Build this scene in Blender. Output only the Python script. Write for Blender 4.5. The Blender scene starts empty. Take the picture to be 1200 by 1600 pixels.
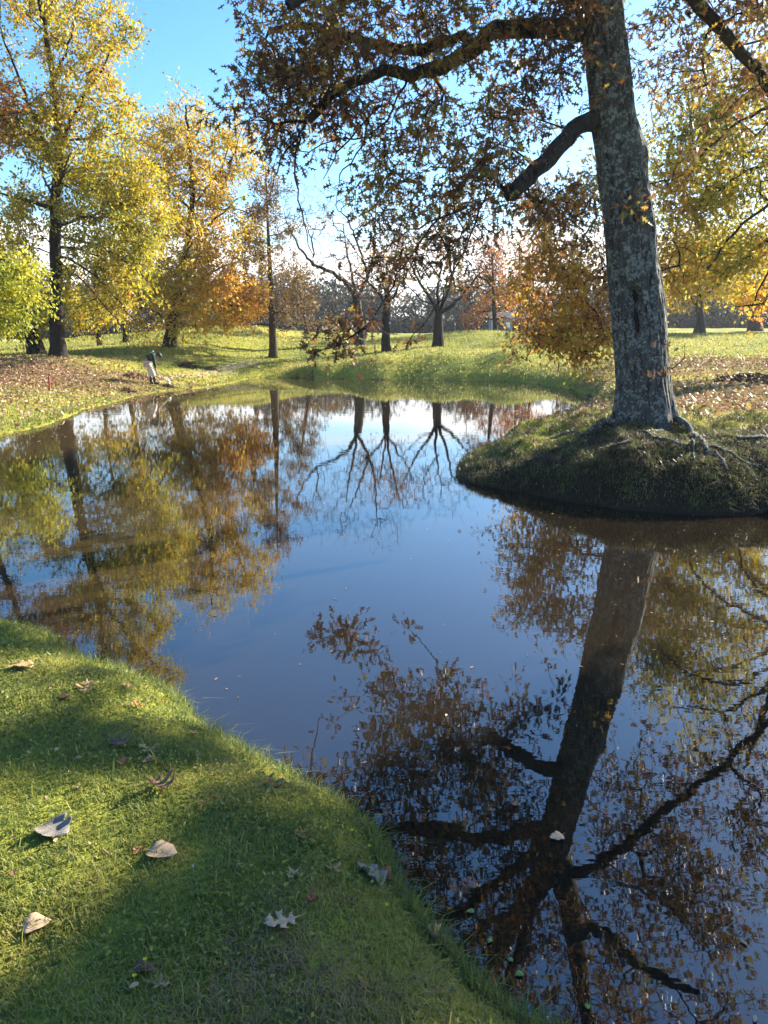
import bpy, bmesh, math, random
import numpy as np
from mathutils import Vector, Matrix

# ------------------------------------------------------------------ camera, world, sun, exposure
SC = bpy.context.scene
COL = SC.collection
RNG = np.random.default_rng(7)
random.seed(7)
R = math.radians
CAM_H, PITCH = 1.9, R(12.9)
F = 1200.0                                   # focal length in units of the 1200 x 1600 picture

cam_data = bpy.data.cameras.new('camera')
cam = bpy.data.objects.new('camera', cam_data); COL.objects.link(cam)
cam.location = (0, 0, CAM_H)
cam.rotation_euler = (R(90) - PITCH, 0, 0)
cam_data.sensor_fit = 'VERTICAL'; cam_data.sensor_height = 24.0; cam_data.lens = 18.0
cam_data.clip_start = 0.05; cam_data.clip_end = 3000
SC.camera = cam

SUN_EL, SUN_AZ = R(25), R(53)                # azimuth clockwise from the viewing direction (+Y)
SUN_DIR = Vector((math.sin(SUN_AZ) * math.cos(SUN_EL), math.cos(SUN_AZ) * math.cos(SUN_EL), math.sin(SUN_EL)))
SC.view_settings.view_transform = 'Standard'
SC.view_settings.look = 'None'
SC.view_settings.gamma = 1.0
SC.view_settings.use_curve_mapping = False
SC.view_settings.exposure = 2.2
SC.render.engine = 'CYCLES'
SC.cycles.max_bounces = 7; SC.cycles.diffuse_bounces = 3; SC.cycles.glossy_bounces = 3
SC.cycles.transmission_bounces = 4; SC.cycles.volume_bounces = 0; SC.cycles.transparent_max_bounces = 6
SC.cycles.sample_clamp_indirect = 6.0
SC.cycles.use_denoising = True

world = bpy.data.worlds.new('World'); SC.world = world
world.use_nodes = True
wt = world.node_tree; wt.nodes.clear()
def N(tree, kind, **kw):
    n = tree.nodes.new(kind)
    for k, v in kw.items():
        if k in n.inputs.keys(): n.inputs[k].default_value = v
        else: setattr(n, k, v)
    return n
w_out = N(wt, 'ShaderNodeOutputWorld'); w_bg = N(wt, 'ShaderNodeBackground'); w_bg.inputs['Strength'].default_value = 0.074
sky = N(wt, 'ShaderNodeTexSky', sky_type='NISHITA', sun_disc=False, sun_elevation=SUN_EL, sun_rotation=SUN_AZ,
        air_density=1.0, dust_density=0.6, ozone_density=3.2)
hs = N(wt, 'ShaderNodeHueSaturation'); hs.inputs['Saturation'].default_value = 1.22; hs.inputs['Value'].default_value = 1.0
tnt = N(wt, 'ShaderNodeMix', data_type='RGBA', blend_type='MULTIPLY'); tnt.inputs[0].default_value = 1.0; tnt.inputs[7].default_value = (0.93, 0.965, 1.0, 1)
wt.links.new(sky.outputs[0], tnt.inputs[6]); wt.links.new(tnt.outputs[2], hs.inputs['Color'])
# low cloud bank and thin streaks
tc = N(wt, 'ShaderNodeTexCoord'); sep = N(wt, 'ShaderNodeSeparateXYZ'); wt.links.new(tc.outputs['Generated'], sep.inputs[0])
def WM(op, a, b=None, c=None):
    n = N(wt, 'ShaderNodeMath', operation=op)
    for i, v in enumerate((a, b, c)):
        if v is None: continue
        if isinstance(v, (int, float)): n.inputs[i].default_value = v
        else: wt.links.new(v, n.inputs[i])
    return n.outputs[0]
zz = WM('ADD', WM('MAXIMUM', sep.outputs[2], 0.0), 0.10)
cmb = N(wt, 'ShaderNodeCombineXYZ')
wt.links.new(WM('DIVIDE', sep.outputs[0], zz), cmb.inputs[0]); wt.links.new(WM('DIVIDE', sep.outputs[1], zz), cmb.inputs[1])
mp = N(wt, 'ShaderNodeMapping'); mp.inputs['Scale'].default_value = (0.42, 0.95, 1); mp.inputs['Location'].default_value = (1.7, 0.3, 0)
wt.links.new(cmb.outputs[0], mp.inputs[0])
cn = N(wt, 'ShaderNodeTexNoise', Scale=1.0, Detail=9.0, Roughness=0.6, Distortion=0.4); wt.links.new(mp.outputs[0], cn.inputs['Vector'])
band = N(wt, 'ShaderNodeMapRange', interpolation_type='SMOOTHSTEP'); wt.links.new(sep.outputs[2], band.inputs[0])
band.inputs[1].default_value = 0.04; band.inputs[2].default_value = 0.24; band.inputs[3].default_value = 0.33; band.inputs[4].default_value = -0.32
cm = WM('ADD', cn.outputs[0], band.outputs[0])
ramp = N(wt, 'ShaderNodeMapRange', interpolation_type='SMOOTHSTEP'); wt.links.new(cm, ramp.inputs[0])
ramp.inputs[1].default_value = 0.50; ramp.inputs[2].default_value = 0.72; ramp.inputs[3].default_value = 0.0; ramp.inputs[4].default_value = 0.93
mixc = N(wt, 'ShaderNodeMix', data_type='RGBA')
wt.links.new(ramp.outputs[0], mixc.inputs[0]); wt.links.new(hs.outputs[0], mixc.inputs[6]); mixc.inputs[7].default_value = (5.6, 5.5, 5.4, 1)
wt.links.new(mixc.outputs[2], w_bg.inputs[0]); wt.links.new(w_bg.outputs[0], w_out.inputs[0])

sun_data = bpy.data.lights.new('sun', 'SUN'); sun_data.energy = 5.0; sun_data.angle = R(0.53); sun_data.color = (1.0, 0.90, 0.74)
sun = bpy.data.objects.new('sun', sun_data); COL.objects.link(sun)
sun.rotation_euler = (-SUN_DIR).to_track_quat('-Z', 'Y').to_euler()

# ------------------------------------------------------------------ small helpers
CP, SP = math.cos(PITCH), math.sin(PITCH)
def ray(px, py):
    u, v = (px - 600.0) / F, -(py - 800.0) / F
    return np.array((u, CP + v * SP, -SP + v * CP))
def at(px, py, Y):                           # the point seen at (px, py) at ground distance Y
    d = ray(px, py); return np.array((0, 0, CAM_H)) + d * (Y / d[1])
def onz(px, py, z):                          # the point seen at (px, py) on height z
    d = ray(px, py); return np.array((0, 0, CAM_H)) + d * ((z - CAM_H) / d[2])

def link(name, me, mat=None, parent=None):
    o = bpy.data.objects.new(name, me); COL.objects.link(o)
    if mat is not None and not me.materials:
        for m in (mat if isinstance(mat, (list, tuple)) else [mat]): me.materials.append(m)
    if parent is not None:
        o.parent = parent; o.location = -Vector(parent.get('_base', (0, 0, 0)))
    return o
def tag(o, label=None, cat=None, group=None, kind=None):
    if label: o['label'] = label
    if cat: o['category'] = cat
    if group: o['group'] = group
    if kind: o['kind'] = kind
    return o
def empty(name, loc, label, cat, group=None):
    o = bpy.data.objects.new(name, None); COL.objects.link(o); o.location = loc; o.empty_display_size = 0.3
    return tag(o, label, cat, group)
def np_mesh(name, V, faces, smooth=False, attrs=None):
    """faces: list of (n,k) int arrays."""
    me = bpy.data.meshes.new(name)
    V = np.asarray(V, dtype=np.float32)
    idx = np.concatenate([f.ravel() for f in faces]).astype(np.int32)
    tot = np.concatenate([np.full(len(f), f.shape[1]) for f in faces]).astype(np.int32)
    start = np.concatenate(([0], np.cumsum(tot)[:-1])).astype(np.int32)
    me.vertices.add(len(V)); me.vertices.foreach_set('co', V.ravel())
    me.loops.add(len(idx)); me.loops.foreach_set('vertex_index', idx)
    me.polygons.add(len(tot)); me.polygons.foreach_set('loop_start', start)
    me.polygons.foreach_set('use_smooth', np.full(len(tot), smooth, dtype=bool))
    me.update(calc_edges=True)
    for k, (dom, a) in (attrs or {}).items():
        at_ = me.attributes.new(k, 'FLOAT', dom); at_.data.foreach_set('value', np.asarray(a, dtype=np.float32))
    return me
def norm(a): return a / np.maximum(np.linalg.norm(a, axis=-1, keepdims=True), 1e-9)
def sstep(a, b, x):
    t = np.clip((x - a) / (b - a), 0, 1); return t * t * (3 - 2 * t)
_tab = np.random.default_rng(3).random((256, 256))
def vnoise(x, y):
    xi, yi = np.floor(x).astype(int), np.floor(y).astype(int)
    fx, fy = x - xi, y - yi
    fx, fy = fx * fx * (3 - 2 * fx), fy * fy * (3 - 2 * fy)
    g = lambda a, b: _tab[a % 256, b % 256]
    return (g(xi, yi) * (1 - fx) + g(xi + 1, yi) * fx) * (1 - fy) + (g(xi, yi + 1) * (1 - fx) + g(xi + 1, yi + 1) * fx) * fy
def fbm(x, y, o=4):
    s, a, t = 0, 1.0, 0
    for i in range(o):
        s = s + a * vnoise(x * 2 ** i + 17.3 * i, y * 2 ** i + 5.1 * i); t += a; a *= 0.5
    return s / t

# ------------------------------------------------------------------ materials
def mat_new(name):
    m = bpy.data.materials.new(name); m.use_nodes = True; t = m.node_tree; t.nodes.clear()
    return m, t, N(t, 'ShaderNodeOutputMaterial')
def ramp_node(t, stops, fac):
    r = N(t, 'ShaderNodeValToRGB'); els = r.color_ramp.elements
    while len(els) < len(stops): els.new(0.5)
    for e, (p, c) in zip(els, stops): e.position = p; e.color = (*c, 1)
    t.links.new(fac, r.inputs[0]); return r.outputs[0]
def leaf_mat(name, stops, trans=0.45, per_object=False, rough=0.5, spec=0.3):
    m, t, out = mat_new(name)
    if per_object: fac = N(t, 'ShaderNodeObjectInfo').outputs['Random']
    else: fac = N(t, 'ShaderNodeAttribute', attribute_name='tint').outputs['Fac']
    c = ramp_node(t, stops, fac)
    p = N(t, 'ShaderNodeBsdfPrincipled', Roughness=rough); p.inputs['Specular IOR Level'].default_value = spec
    tr = N(t, 'ShaderNodeBsdfTranslucent'); mx = N(t, 'ShaderNodeMixShader'); mx.inputs[0].default_value = trans
    t.links.new(c, p.inputs['Base Color']); t.links.new(c, tr.inputs[0])
    t.links.new(p.outputs[0], mx.inputs[1]); t.links.new(tr.outputs[0], mx.inputs[2]); t.links.new(mx.outputs[0], out.inputs[0])
    return m
def simple_mat(name, col, rough=0.7, var=0.25, scale=8, bump=0.2, spec=0.3):
    m, t, out = mat_new(name)
    co = N(t, 'ShaderNodeTexCoord'); nz = N(t, 'ShaderNodeTexNoise', Scale=scale, Detail=6.0); t.links.new(co.outputs['Object'], nz.inputs['Vector'])
    c = ramp_node(t, [(0.25, tuple(x * (1 - var) for x in col)), (0.75, tuple(min(1, x * (1 + var)) for x in col))], nz.outputs[0])
    p = N(t, 'ShaderNodeBsdfPrincipled', Roughness=rough); p.inputs['Specular IOR Level'].default_value = spec
    b = N(t, 'ShaderNodeBump', Strength=bump, Distance=0.02); t.links.new(nz.outputs[0], b.inputs['Height'])
    t.links.new(c, p.inputs['Base Color']); t.links.new(b.outputs[0], p.inputs['Normal']); t.links.new(p.outputs[0], out.inputs[0])
    return m
def bark_mat(name, dark, mid, lichen=None, lich_amt=0.5, moss=None, vscale=1.0, bump=0.6):
    m, t, out = mat_new(name)
    co = N(t, 'ShaderNodeTexCoord')
    mp = N(t, 'ShaderNodeMapping'); mp.inputs['Scale'].default_value = (13 * vscale, 13 * vscale, 2.4 * vscale); t.links.new(co.outputs['Object'], mp.inputs[0])
    n1 = N(t, 'ShaderNodeTexNoise', Scale=1.6, Detail=8.0, Roughness=0.65); t.links.new(mp.outputs[0], n1.inputs['Vector'])
    c = ramp_node(t, [(0.34, dark), (0.5, mid), (0.72, tuple(min(1, x * 1.45) for x in mid))], n1.outputs[0])
    h = n1.outputs[0]
    if lichen:
        n2 = N(t, 'ShaderNodeTexNoise', Scale=9.0, Detail=9.0, Roughness=0.78); t.links.new(co.outputs['Object'], n2.inputs['Vector'])
        n3 = N(t, 'ShaderNodeTexVoronoi', Scale=26.0); t.links.new(co.outputs['Object'], n3.inputs['Vector'])
        sub = N(t, 'ShaderNodeMath', operation='MULTIPLY_ADD'); t.links.new(n3.outputs['Distance'], sub.inputs[0]); sub.inputs[1].default_value = -0.22; t.links.new(n2.outputs[0], sub.inputs[2])
        mr = N(t, 'ShaderNodeMapRange', interpolation_type='SMOOTHSTEP'); t.links.new(sub.outputs[0], mr.inputs[0])
        mr.inputs[1].default_value = 0.52 - 0.2 * lich_amt; mr.inputs[2].default_value = 0.60 - 0.2 * lich_amt; mr.inputs[4].default_value = 0.85
        mx = N(t, 'ShaderNodeMix', data_type='RGBA'); t.links.new(mr.outputs[0], mx.inputs[0]); t.links.new(c, mx.inputs[6]); mx.inputs[7].default_value = (*lichen, 1)
        c = mx.outputs[2]
    if moss:
        n4 = N(t, 'ShaderNodeTexNoise', Scale=2.0, Detail=5.0); t.links.new(co.outputs['Object'], n4.inputs['Vector'])
        mr = N(t, 'ShaderNodeMapRange', interpolation_type='SMOOTHSTEP'); t.links.new(n4.outputs[0], mr.inputs[0])
        mr.inputs[1].default_value = 0.5; mr.inputs[2].default_value = 0.68; mr.inputs[4].default_value = 0.6
        mx = N(t, 'ShaderNodeMix', data_type='RGBA'); t.links.new(mr.outputs[0], mx.inputs[0]); t.links.new(c, mx.inputs[6]); mx.inputs[7].default_value = (*moss, 1)
        c = mx.outputs[2]
    p = N(t, 'ShaderNodeBsdfPrincipled', Roughness=0.9); p.inputs['Specular IOR Level'].default_value = 0.15
    b = N(t, 'ShaderNodeBump', Strength=bump, Distance=0.04); t.links.new(h, b.inputs['Height'])
    t.links.new(c, p.inputs['Base Color']); t.links.new(b.outputs[0], p.inputs['Normal']); t.links.new(p.outputs[0], out.inputs[0])
    return m

YELLOW, AMBER, ORANGE, RUST = (0.62, 0.47, 0.04), (0.58, 0.33, 0.03), (0.55, 0.20, 0.03), (0.27, 0.10, 0.035)
BROWN, LIME, GREEN, OLIVE = (0.13, 0.065, 0.035), (0.42, 0.46, 0.05), (0.13, 0.19, 0.035), (0.20, 0.19, 0.04)
M = {}
M['oak_leaf'] = leaf_mat('oak_leaf', [(0.0, (0.05, 0.035, 0.022)), (0.25, (0.11, 0.065, 0.03)), (0.45, (0.21, 0.085, 0.03)), (0.60, (0.14, 0.13, 0.035)), (0.80, (0.30, 0.25, 0.05)), (0.92, (0.42, 0.17, 0.03)), (1.0, (0.46, 0.28, 0.03))], 0.40)
M['oak_leaf_single'] = leaf_mat('oak_leaf_single', [(0.0, (0.05, 0.035, 0.022)), (0.25, (0.11, 0.065, 0.03)), (0.45, (0.21, 0.085, 0.03)), (0.60, (0.14, 0.13, 0.035)), (0.80, (0.30, 0.25, 0.05)), (0.92, (0.42, 0.17, 0.03)), (1.0, (0.46, 0.28, 0.03))], 0.40, per_object=True)
M['yellow_green'] = leaf_mat('yellow_green_leaf', [(0.0, (0.14, 0.15, 0.025)), (0.35, (0.34, 0.33, 0.03)), (0.65, (0.52, 0.39, 0.025)), (0.88, (0.50, 0.26, 0.025)), (1.0, (0.42, 0.14, 0.025))], 0.48)
M['amber'] = leaf_mat('amber_leaf', [(0.0, (0.26, 0.25, 0.035)), (0.3, (0.54, 0.42, 0.035)), (0.6, (0.56, 0.33, 0.03)), (0.85, (0.52, 0.20, 0.03)), (1.0, (0.36, 0.11, 0.025))], 0.5)
M['lime'] = leaf_mat('lime_leaf', [(0.0, (0.16, 0.20, 0.03)), (0.5, (0.38, 0.39, 0.035)), (1.0, (0.56, 0.44, 0.03))], 0.45)
M['red'] = leaf_mat('red_leaf', [(0.0, (0.24, 0.07, 0.035)), (0.5, (0.42, 0.16, 0.04)), (1.0, AMBER)], 0.45)
M['rust'] = leaf_mat('rust_leaf', [(0.0, BROWN), (0.35, RUST), (0.6, (0.34, 0.13, 0.03)), (0.85, ORANGE), (1.0, AMBER)], 0.45)
M['copper'] = leaf_mat('copper_leaf', [(0.0, (0.12, 0.06, 0.03)), (0.3, (0.27, 0.12, 0.03)), (0.5, (0.45, 0.20, 0.03)), (0.75, (0.56, 0.34, 0.04)), (1.0, (0.5, 0.44, 0.05))], 0.55)
M['olive'] = leaf_mat('olive_gold_leaf', [(0.0, (0.13, 0.13, 0.03)), (0.3, (0.30, 0.29, 0.04)), (0.6, (0.52, 0.41, 0.04)), (0.85, (0.58, 0.38, 0.03)), (1.0, ORANGE)], 0.55)
M['needle'] = leaf_mat('cypress_needle', [(0.0, (0.08, 0.065, 0.035)), (0.5, (0.19, 0.12, 0.045)), (1.0, (0.34, 0.19, 0.05))], 0.35)
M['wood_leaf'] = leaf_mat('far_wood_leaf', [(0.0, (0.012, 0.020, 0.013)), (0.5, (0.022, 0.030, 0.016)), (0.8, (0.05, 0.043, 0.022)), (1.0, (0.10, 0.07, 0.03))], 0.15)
M['litter'] = leaf_mat('litter_leaf', [(0.0, (0.10, 0.058, 0.035)), (0.35, (0.23, 0.125, 0.068)), (0.65, (0.38, 0.245, 0.135)), (0.9, (0.52, 0.40, 0.24)), (1.0, (0.55, 0.36, 0.12))], 0.2)
M['dark_litter'] = leaf_mat('dark_litter_leaf', [(0.0, (0.03, 0.018, 0.013)), (0.6, (0.08, 0.04, 0.025)), (1.0, (0.2, 0.11, 0.06))], 0.1)
M['grass'] = leaf_mat('grass_blade', [(0.0, (0.06, 0.105, 0.036)), (0.3, (0.115, 0.165, 0.046)), (0.6, (0.25, 0.27, 0.058)), (0.78, (0.38, 0.345, 0.085)), (0.9, (0.34, 0.28, 0.11)), (1.0, (0.31, 0.225, 0.11))], 0.45, rough=0.55)
M['oak_bark'] = bark_mat('oak_bark', (0.010, 0.010, 0.010), (0.068, 0.068, 0.064), (0.21, 0.24, 0.215), 0.66, None, 1.0, 1.0)
M['dark_bark'] = bark_mat('dark_bark', (0.005, 0.0045, 0.004), (0.017, 0.0145, 0.0125), (0.06, 0.066, 0.055), 0.12, None, 1.0, 0.6)
M['limb_bark'] = bark_mat('limb_bark', (0.008, 0.007, 0.007), (0.030, 0.027, 0.025), (0.11, 0.125, 0.11), 0.25, None, 1.0, 0.8)
M['grey_bark'] = bark_mat('grey_bark', (0.011, 0.010, 0.009), (0.042, 0.038, 0.034), None, 0, None, 1.0, 0.5)
M['brown_bark'] = bark_mat('brown_bark', (0.016, 0.012, 0.010), (0.055, 0.04, 0.03), None, 0, None, 1.2, 0.6)
M['hole'] = simple_mat('rotten_wood', (0.012, 0.010, 0.009), 1.0, 0.4, 20, 0.5)

def ground_mat():
    m, t, out = mat_new('turf')
    L = t.links.new
    geo = N(t, 'ShaderNodeNewGeometry')
    def A(n): return N(t, 'ShaderNodeAttribute', attribute_name=n).outputs['Fac']
    n1 = N(t, 'ShaderNodeTexNoise', Scale=0.35, Detail=5.0); L(geo.outputs['Position'], n1.inputs['Vector'])
    n2 = N(t, 'ShaderNodeTexNoise', Scale=5.0, Detail=8.0, Roughness=0.7); L(geo.outputs['Position'], n2.inputs['Vector'])
    n3 = N(t, 'ShaderNodeTexNoise', Scale=34.0, Detail=5.0, Roughness=0.7); L(geo.outputs['Position'], n3.inputs['Vector'])
    g1 = ramp_node(t, [(0.3, (0.13, 0.165, 0.03)), (0.5, (0.25, 0.265, 0.045)), (0.72, (0.40, 0.34, 0.08))], n1.outputs[0])
    g2 = ramp_node(t, [(0.3, (0.45, 0.45, 0.4)), (0.6, (1.15, 1.1, 0.9))], n2.outputs[0])
    mul = N(t, 'ShaderNodeMix', data_type='RGBA', blend_type='MULTIPLY'); mul.inputs[0].default_value = 0.75; L(g1, mul.inputs[6]); L(g2, mul.inputs[7])
    c = mul.outputs[2]
    def over(c, fac, col):
        mx = N(t, 'ShaderNodeMix', data_type='RGBA'); L(fac, mx.inputs[0]); L(c, mx.inputs[6])
        if isinstance(col, tuple): mx.inputs[7].default_value = (*col, 1)
        else: L(col, mx.inputs[7])
        return mx.outputs[2]
    def gate(att, nz, lo, hi):
        ad = N(t, 'ShaderNodeMath', operation='MULTIPLY_ADD'); L(nz, ad.inputs[0]); ad.inputs[1].default_value = 0.9; L(A(att), ad.inputs[2])
        mr = N(t, 'ShaderNodeMapRange', interpolation_type='SMOOTHSTEP'); L(ad.outputs[0], mr.inputs[0]); mr.inputs[1].default_value = lo; mr.inputs[2].default_value = hi
        return mr.outputs[0]
    lit = ramp_node(t, [(0.3, (0.07, 0.04, 0.025)), (0.5, (0.17, 0.095, 0.055)), (0.68, (0.32, 0.22, 0.13))], n3.outputs[0])
    c = over(c, gate('litter', n2.outputs[0], 0.86, 1.5), lit)
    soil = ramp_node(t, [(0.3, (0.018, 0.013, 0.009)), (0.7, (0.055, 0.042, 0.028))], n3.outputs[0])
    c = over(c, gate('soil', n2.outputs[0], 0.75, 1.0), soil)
    c = over(c, A('path'), (0.42, 0.33, 0.22))
    p = N(t, 'ShaderNodeBsdfPrincipled', Roughness=0.95); p.inputs['Specular IOR Level'].default_value = 0.1
    b = N(t, 'ShaderNodeBump', Strength=0.6, Distance=0.05)
    ad = N(t, 'ShaderNodeMath', operation='ADD'); L(n2.outputs[0], ad.inputs[0]); L(n3.outputs[0], ad.inputs[1]); L(ad.outputs[0], b.inputs['Height'])
    L(c, p.inputs['Base Color']); L(b.outputs[0], p.inputs['Normal']); L(p.outputs[0], out.inputs[0])
    return m
M['ground'] = ground_mat()

def water_mat():
    m, t, out = mat_new('muddy_water'); L = t.links.new
    geo = N(t, 'ShaderNodeNewGeometry')
    p = N(t, 'ShaderNodeBsdfPrincipled', Roughness=0.012, IOR=1.95)
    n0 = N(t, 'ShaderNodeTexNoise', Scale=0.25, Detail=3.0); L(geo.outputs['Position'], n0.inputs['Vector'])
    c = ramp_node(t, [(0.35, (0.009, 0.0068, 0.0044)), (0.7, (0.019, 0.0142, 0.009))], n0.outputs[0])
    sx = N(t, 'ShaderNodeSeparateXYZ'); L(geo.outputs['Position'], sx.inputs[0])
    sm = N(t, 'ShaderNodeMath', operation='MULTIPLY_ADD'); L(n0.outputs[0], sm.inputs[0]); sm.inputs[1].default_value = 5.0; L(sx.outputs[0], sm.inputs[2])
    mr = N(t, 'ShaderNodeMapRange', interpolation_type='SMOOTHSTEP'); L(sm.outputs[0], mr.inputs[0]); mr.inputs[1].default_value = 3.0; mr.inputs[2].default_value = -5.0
    mm = N(t, 'ShaderNodeMix', data_type='RGBA'); L(mr.outputs[0], mm.inputs[0]); L(c, mm.inputs[6]); mm.inputs[7].default_value = (0.060, 0.041, 0.019, 1); c = mm.outputs[2]  # browner to the left: stirred mud, with the sunlit tone put into the colour
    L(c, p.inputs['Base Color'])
    mp = N(t, 'ShaderNodeMapping'); mp.inputs['Scale'].default_value = (0.8, 1.6, 1); L(geo.outputs['Position'], mp.inputs[0])
    n1 = N(t, 'ShaderNodeTexNoise', Scale=1.5, Detail=3.0, Roughness=0.5); L(mp.outputs[0], n1.inputs['Vector'])
    n2 = N(t, 'ShaderNodeTexNoise', Scale=9.0, Detail=2.0); L(mp.outputs[0], n2.inputs['Vector'])
    b1 = N(t, 'ShaderNodeBump', Strength=0.022, Distance=0.03); L(n1.outputs[0], b1.inputs['Height'])
    b2 = N(t, 'ShaderNodeBump', Strength=0.018, Distance=0.01); L(n2.outputs[0], b2.inputs['Height']); L(b1.outputs[0], b2.inputs['Normal'])
    L(b2.outputs[0], p.inputs['Normal']); L(p.outputs[0], out.inputs[0])
    return m
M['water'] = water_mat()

# ------------------------------------------------------------------ terrain
SH = [onz(x, y, z)[:2] for x, y, z in (
    (905, 1640, .04), (870, 1600, .05), (795, 1545, .05), (725, 1482, .05), (655, 1405, .05), (612, 1335, .05), (530, 1262, .05), (450, 1205, .05),
    (350, 1152, .05), (275, 1085, .05), (205, 1050, .05), (105, 1003, .05), (35, 978, .05), (-30, 960, .05), (-110, 938, .1))]
SH += [np.array(p) for p in ((-6.5, 6.2), (-9.5, 8.2), (-11.2, 10.6), (-10.6, 13.0))]
SH += [onz(x, y, 0.0)[:2] for x, y in ((-20, 688), (65, 668), (135, 642), (180, 628), (205, 619), (262, 611), (300, 609), (335, 604), (372, 598), (382, 592), (450, 590), (505, 592), (560, 593),
    (640, 594), (700, 594), (770, 595), (822, 597), (868, 605), (915, 617), (932, 627))]
SH += [np.array(p) for p in ((5.4, 20.3), (4.3, 17.6), (3.3, 15.6), (2.3, 13.6), (1.55, 12.2))]
SH += [onz(x, y, 0.0)[:2] for x, y in ((722, 718), (706, 738), (716, 752), (765, 762), (850, 779), (950, 793), (1050, 803), (1130, 806), (1180, 800), (1215, 792), (1262, 802), (1330, 806))]
SH += [np.array(p) for p in ((6.4, 8.5), (8.5, 8.8), (11.5, 8.0), (14, 6), (13.5, 2.5), (9, -0.2), (5, -0.9), (2.6, -0.1), (1.5, 0.75))]
SH = np.array(SH)
def smooth_closed(P, it=2):
    for _ in range(it):
        Q = np.roll(P, -1, 0); P = np.stack((P * .75 + Q * .25, P * .25 + Q * .75), 1).reshape(-1, 2)
    return P
SH = smooth_closed(SH, 2)
_d = np.linalg.norm(np.roll(SH, -1, 0) - SH, axis=1); _k = np.maximum(1, np.minimum(12, np.ceil(_d / (.15 + .02 * np.linalg.norm(SH, axis=1))).astype(int)))
SH = np.vstack([SH[i] + (SH[(i + 1) % len(SH)] - SH[i]) * (np.arange(_k[i]) / _k[i])[:, None] for i in range(len(SH))])
_r = np.linalg.norm(SH, axis=1, keepdims=True); _fr = 2.6 / (.6 + .1 * _r)
SH = SH + (np.stack((fbm(SH[:, 0] * _fr[:, 0], SH[:, 1] * _fr[:, 0], 3), fbm(SH[:, 0] * _fr[:, 0] + 31, SH[:, 1] * _fr[:, 0] + 7, 3)), 1) - .5) * (.10 + .022 * _r)
def shore(x, y):
    """signed distance: >0 on land."""
    shp = np.shape(x); x = np.ravel(x); y = np.ravel(y)
    d2 = np.full(x.shape, 1e18); ins = np.zeros(x.shape, bool)
    A, B = SH, np.roll(SH, -1, 0)
    for a, b in zip(A, B):
        ab = b - a; L2 = ab @ ab + 1e-12
        t = np.clip(((x - a[0]) * ab[0] + (y - a[1]) * ab[1]) / L2, 0, 1)
        d2 = np.minimum(d2, (x - a[0] - t * ab[0]) ** 2 + (y - a[1] - t * ab[1]) ** 2)
        if a[1] != b[1]:
            c = ((a[1] > y) != (b[1] > y)) & (x < (b[0] - a[0]) * (y - a[1]) / (b[1] - a[1]) + a[0]); ins ^= c
    d = np.sqrt(d2); return np.where(ins, -d, d).reshape(shp)
# control heights of the land: (picture x, picture y, distance) or plain xyz
CTRL = [at(*p) for p in ((240, 602, 25.6), (90, 558, 31), (20, 548, 42), (265, 543, 40), (380, 523, 52), (330, 530, 47), (425, 553, 41), (480, 540, 50), (560, 542, 47),
    (603, 549, 43), (685, 545, 45), (773, 530, 55), (870, 528, 55), (1092, 522, 55), (1180, 518, 58), (1100, 562, 27), (1000, 552, 30), (900, 580, 26), (1160, 602, 18.5), (60, 600, 25.0), (20, 640, 18.0), (160, 583, 28), (300, 597, 27.5), (180, 606, 24.5), (120, 618, 22), (330, 590, 30), (290, 577, 31),
    (150, 546, 44), (0, 531, 90), (200, 530, 90), (500, 520, 95), (800, 519, 95), (1100, 512, 95), (1400, 512, 95), (-300, 531, 90), (1010, 640, 12.2), (1100, 645, 12.4), (1200, 640, 12.5),
    (960, 600, 19.0), (1050, 600, 18.5))]
CTRL += [np.array(p) for p in ((-.7, 1.5, .30), (-1.5, 2.5, .30), (-2.4, 4, .28), (.3, 1.2, .26), (0, -3, .45), (-6, 2, .5), (-12, 5, .6), (-14, 14, .6), (3.7, 10.7, .74), (3.3, 9.6, .62), (2.2, 10.6, .44), (4.4, 9.7, .62), (3, 13, .55), (4.2, 15.5, .5), (1.3, 10.6, .22), (6, 11, .75), (7, 10.5, .75), (5.5, 9.3, .6), (7.5, 9.8, .65),
    (6, 14, .68), (7.5, 22, .75), (12, 14, .8), (18, 8, .8), (16, -2, .7), (5, -4, .5), (-40, 20, 1.2), (40, 20, 1.3), (-40, -20, .8), (40, -20, .8), (-60, 60, 1.5), (60, 60, 2.1))]
CTRL = np.array(CTRL)
BUMPS = [(*at(px, py, 36.6)[:2], h, r) for px, py, h, r in ((488, 586, .34, .9), (590, 585, .42, 1.1), (688, 585, .40, 1.15), (792, 586, .36, .95))]
HUMPS = [(*at(px, 540, Y_)[:2], h_, r_) for px, Y_, h_, r_ in ((385, 50, .55, 3.6), (310, 44, .35, 3.0), (480, 56, .5, 4.0), (700, 52, .45, 4.0), (200, 52, .5, 4.0), (820, 48, .4, 3.5), (560, 40.5, -.15, 2.5))]
def land(x, y):
    num = 0; den = 0
    for cx, cy, cz in CTRL:
        d2 = (x - cx) ** 2 + (y - cy) ** 2; s2 = 0.25 + 0.0025 * (cx * cx + cy * cy)
        w = 1.0 / (d2 + s2 * 0.3) ** 1.7
        num = num + w * cz; den = den + w
    z = num / den
    far = sstep(90, 160, np.hypot(x, y)); z = z * (1 - far) + 2.1 * far
    return z
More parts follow.
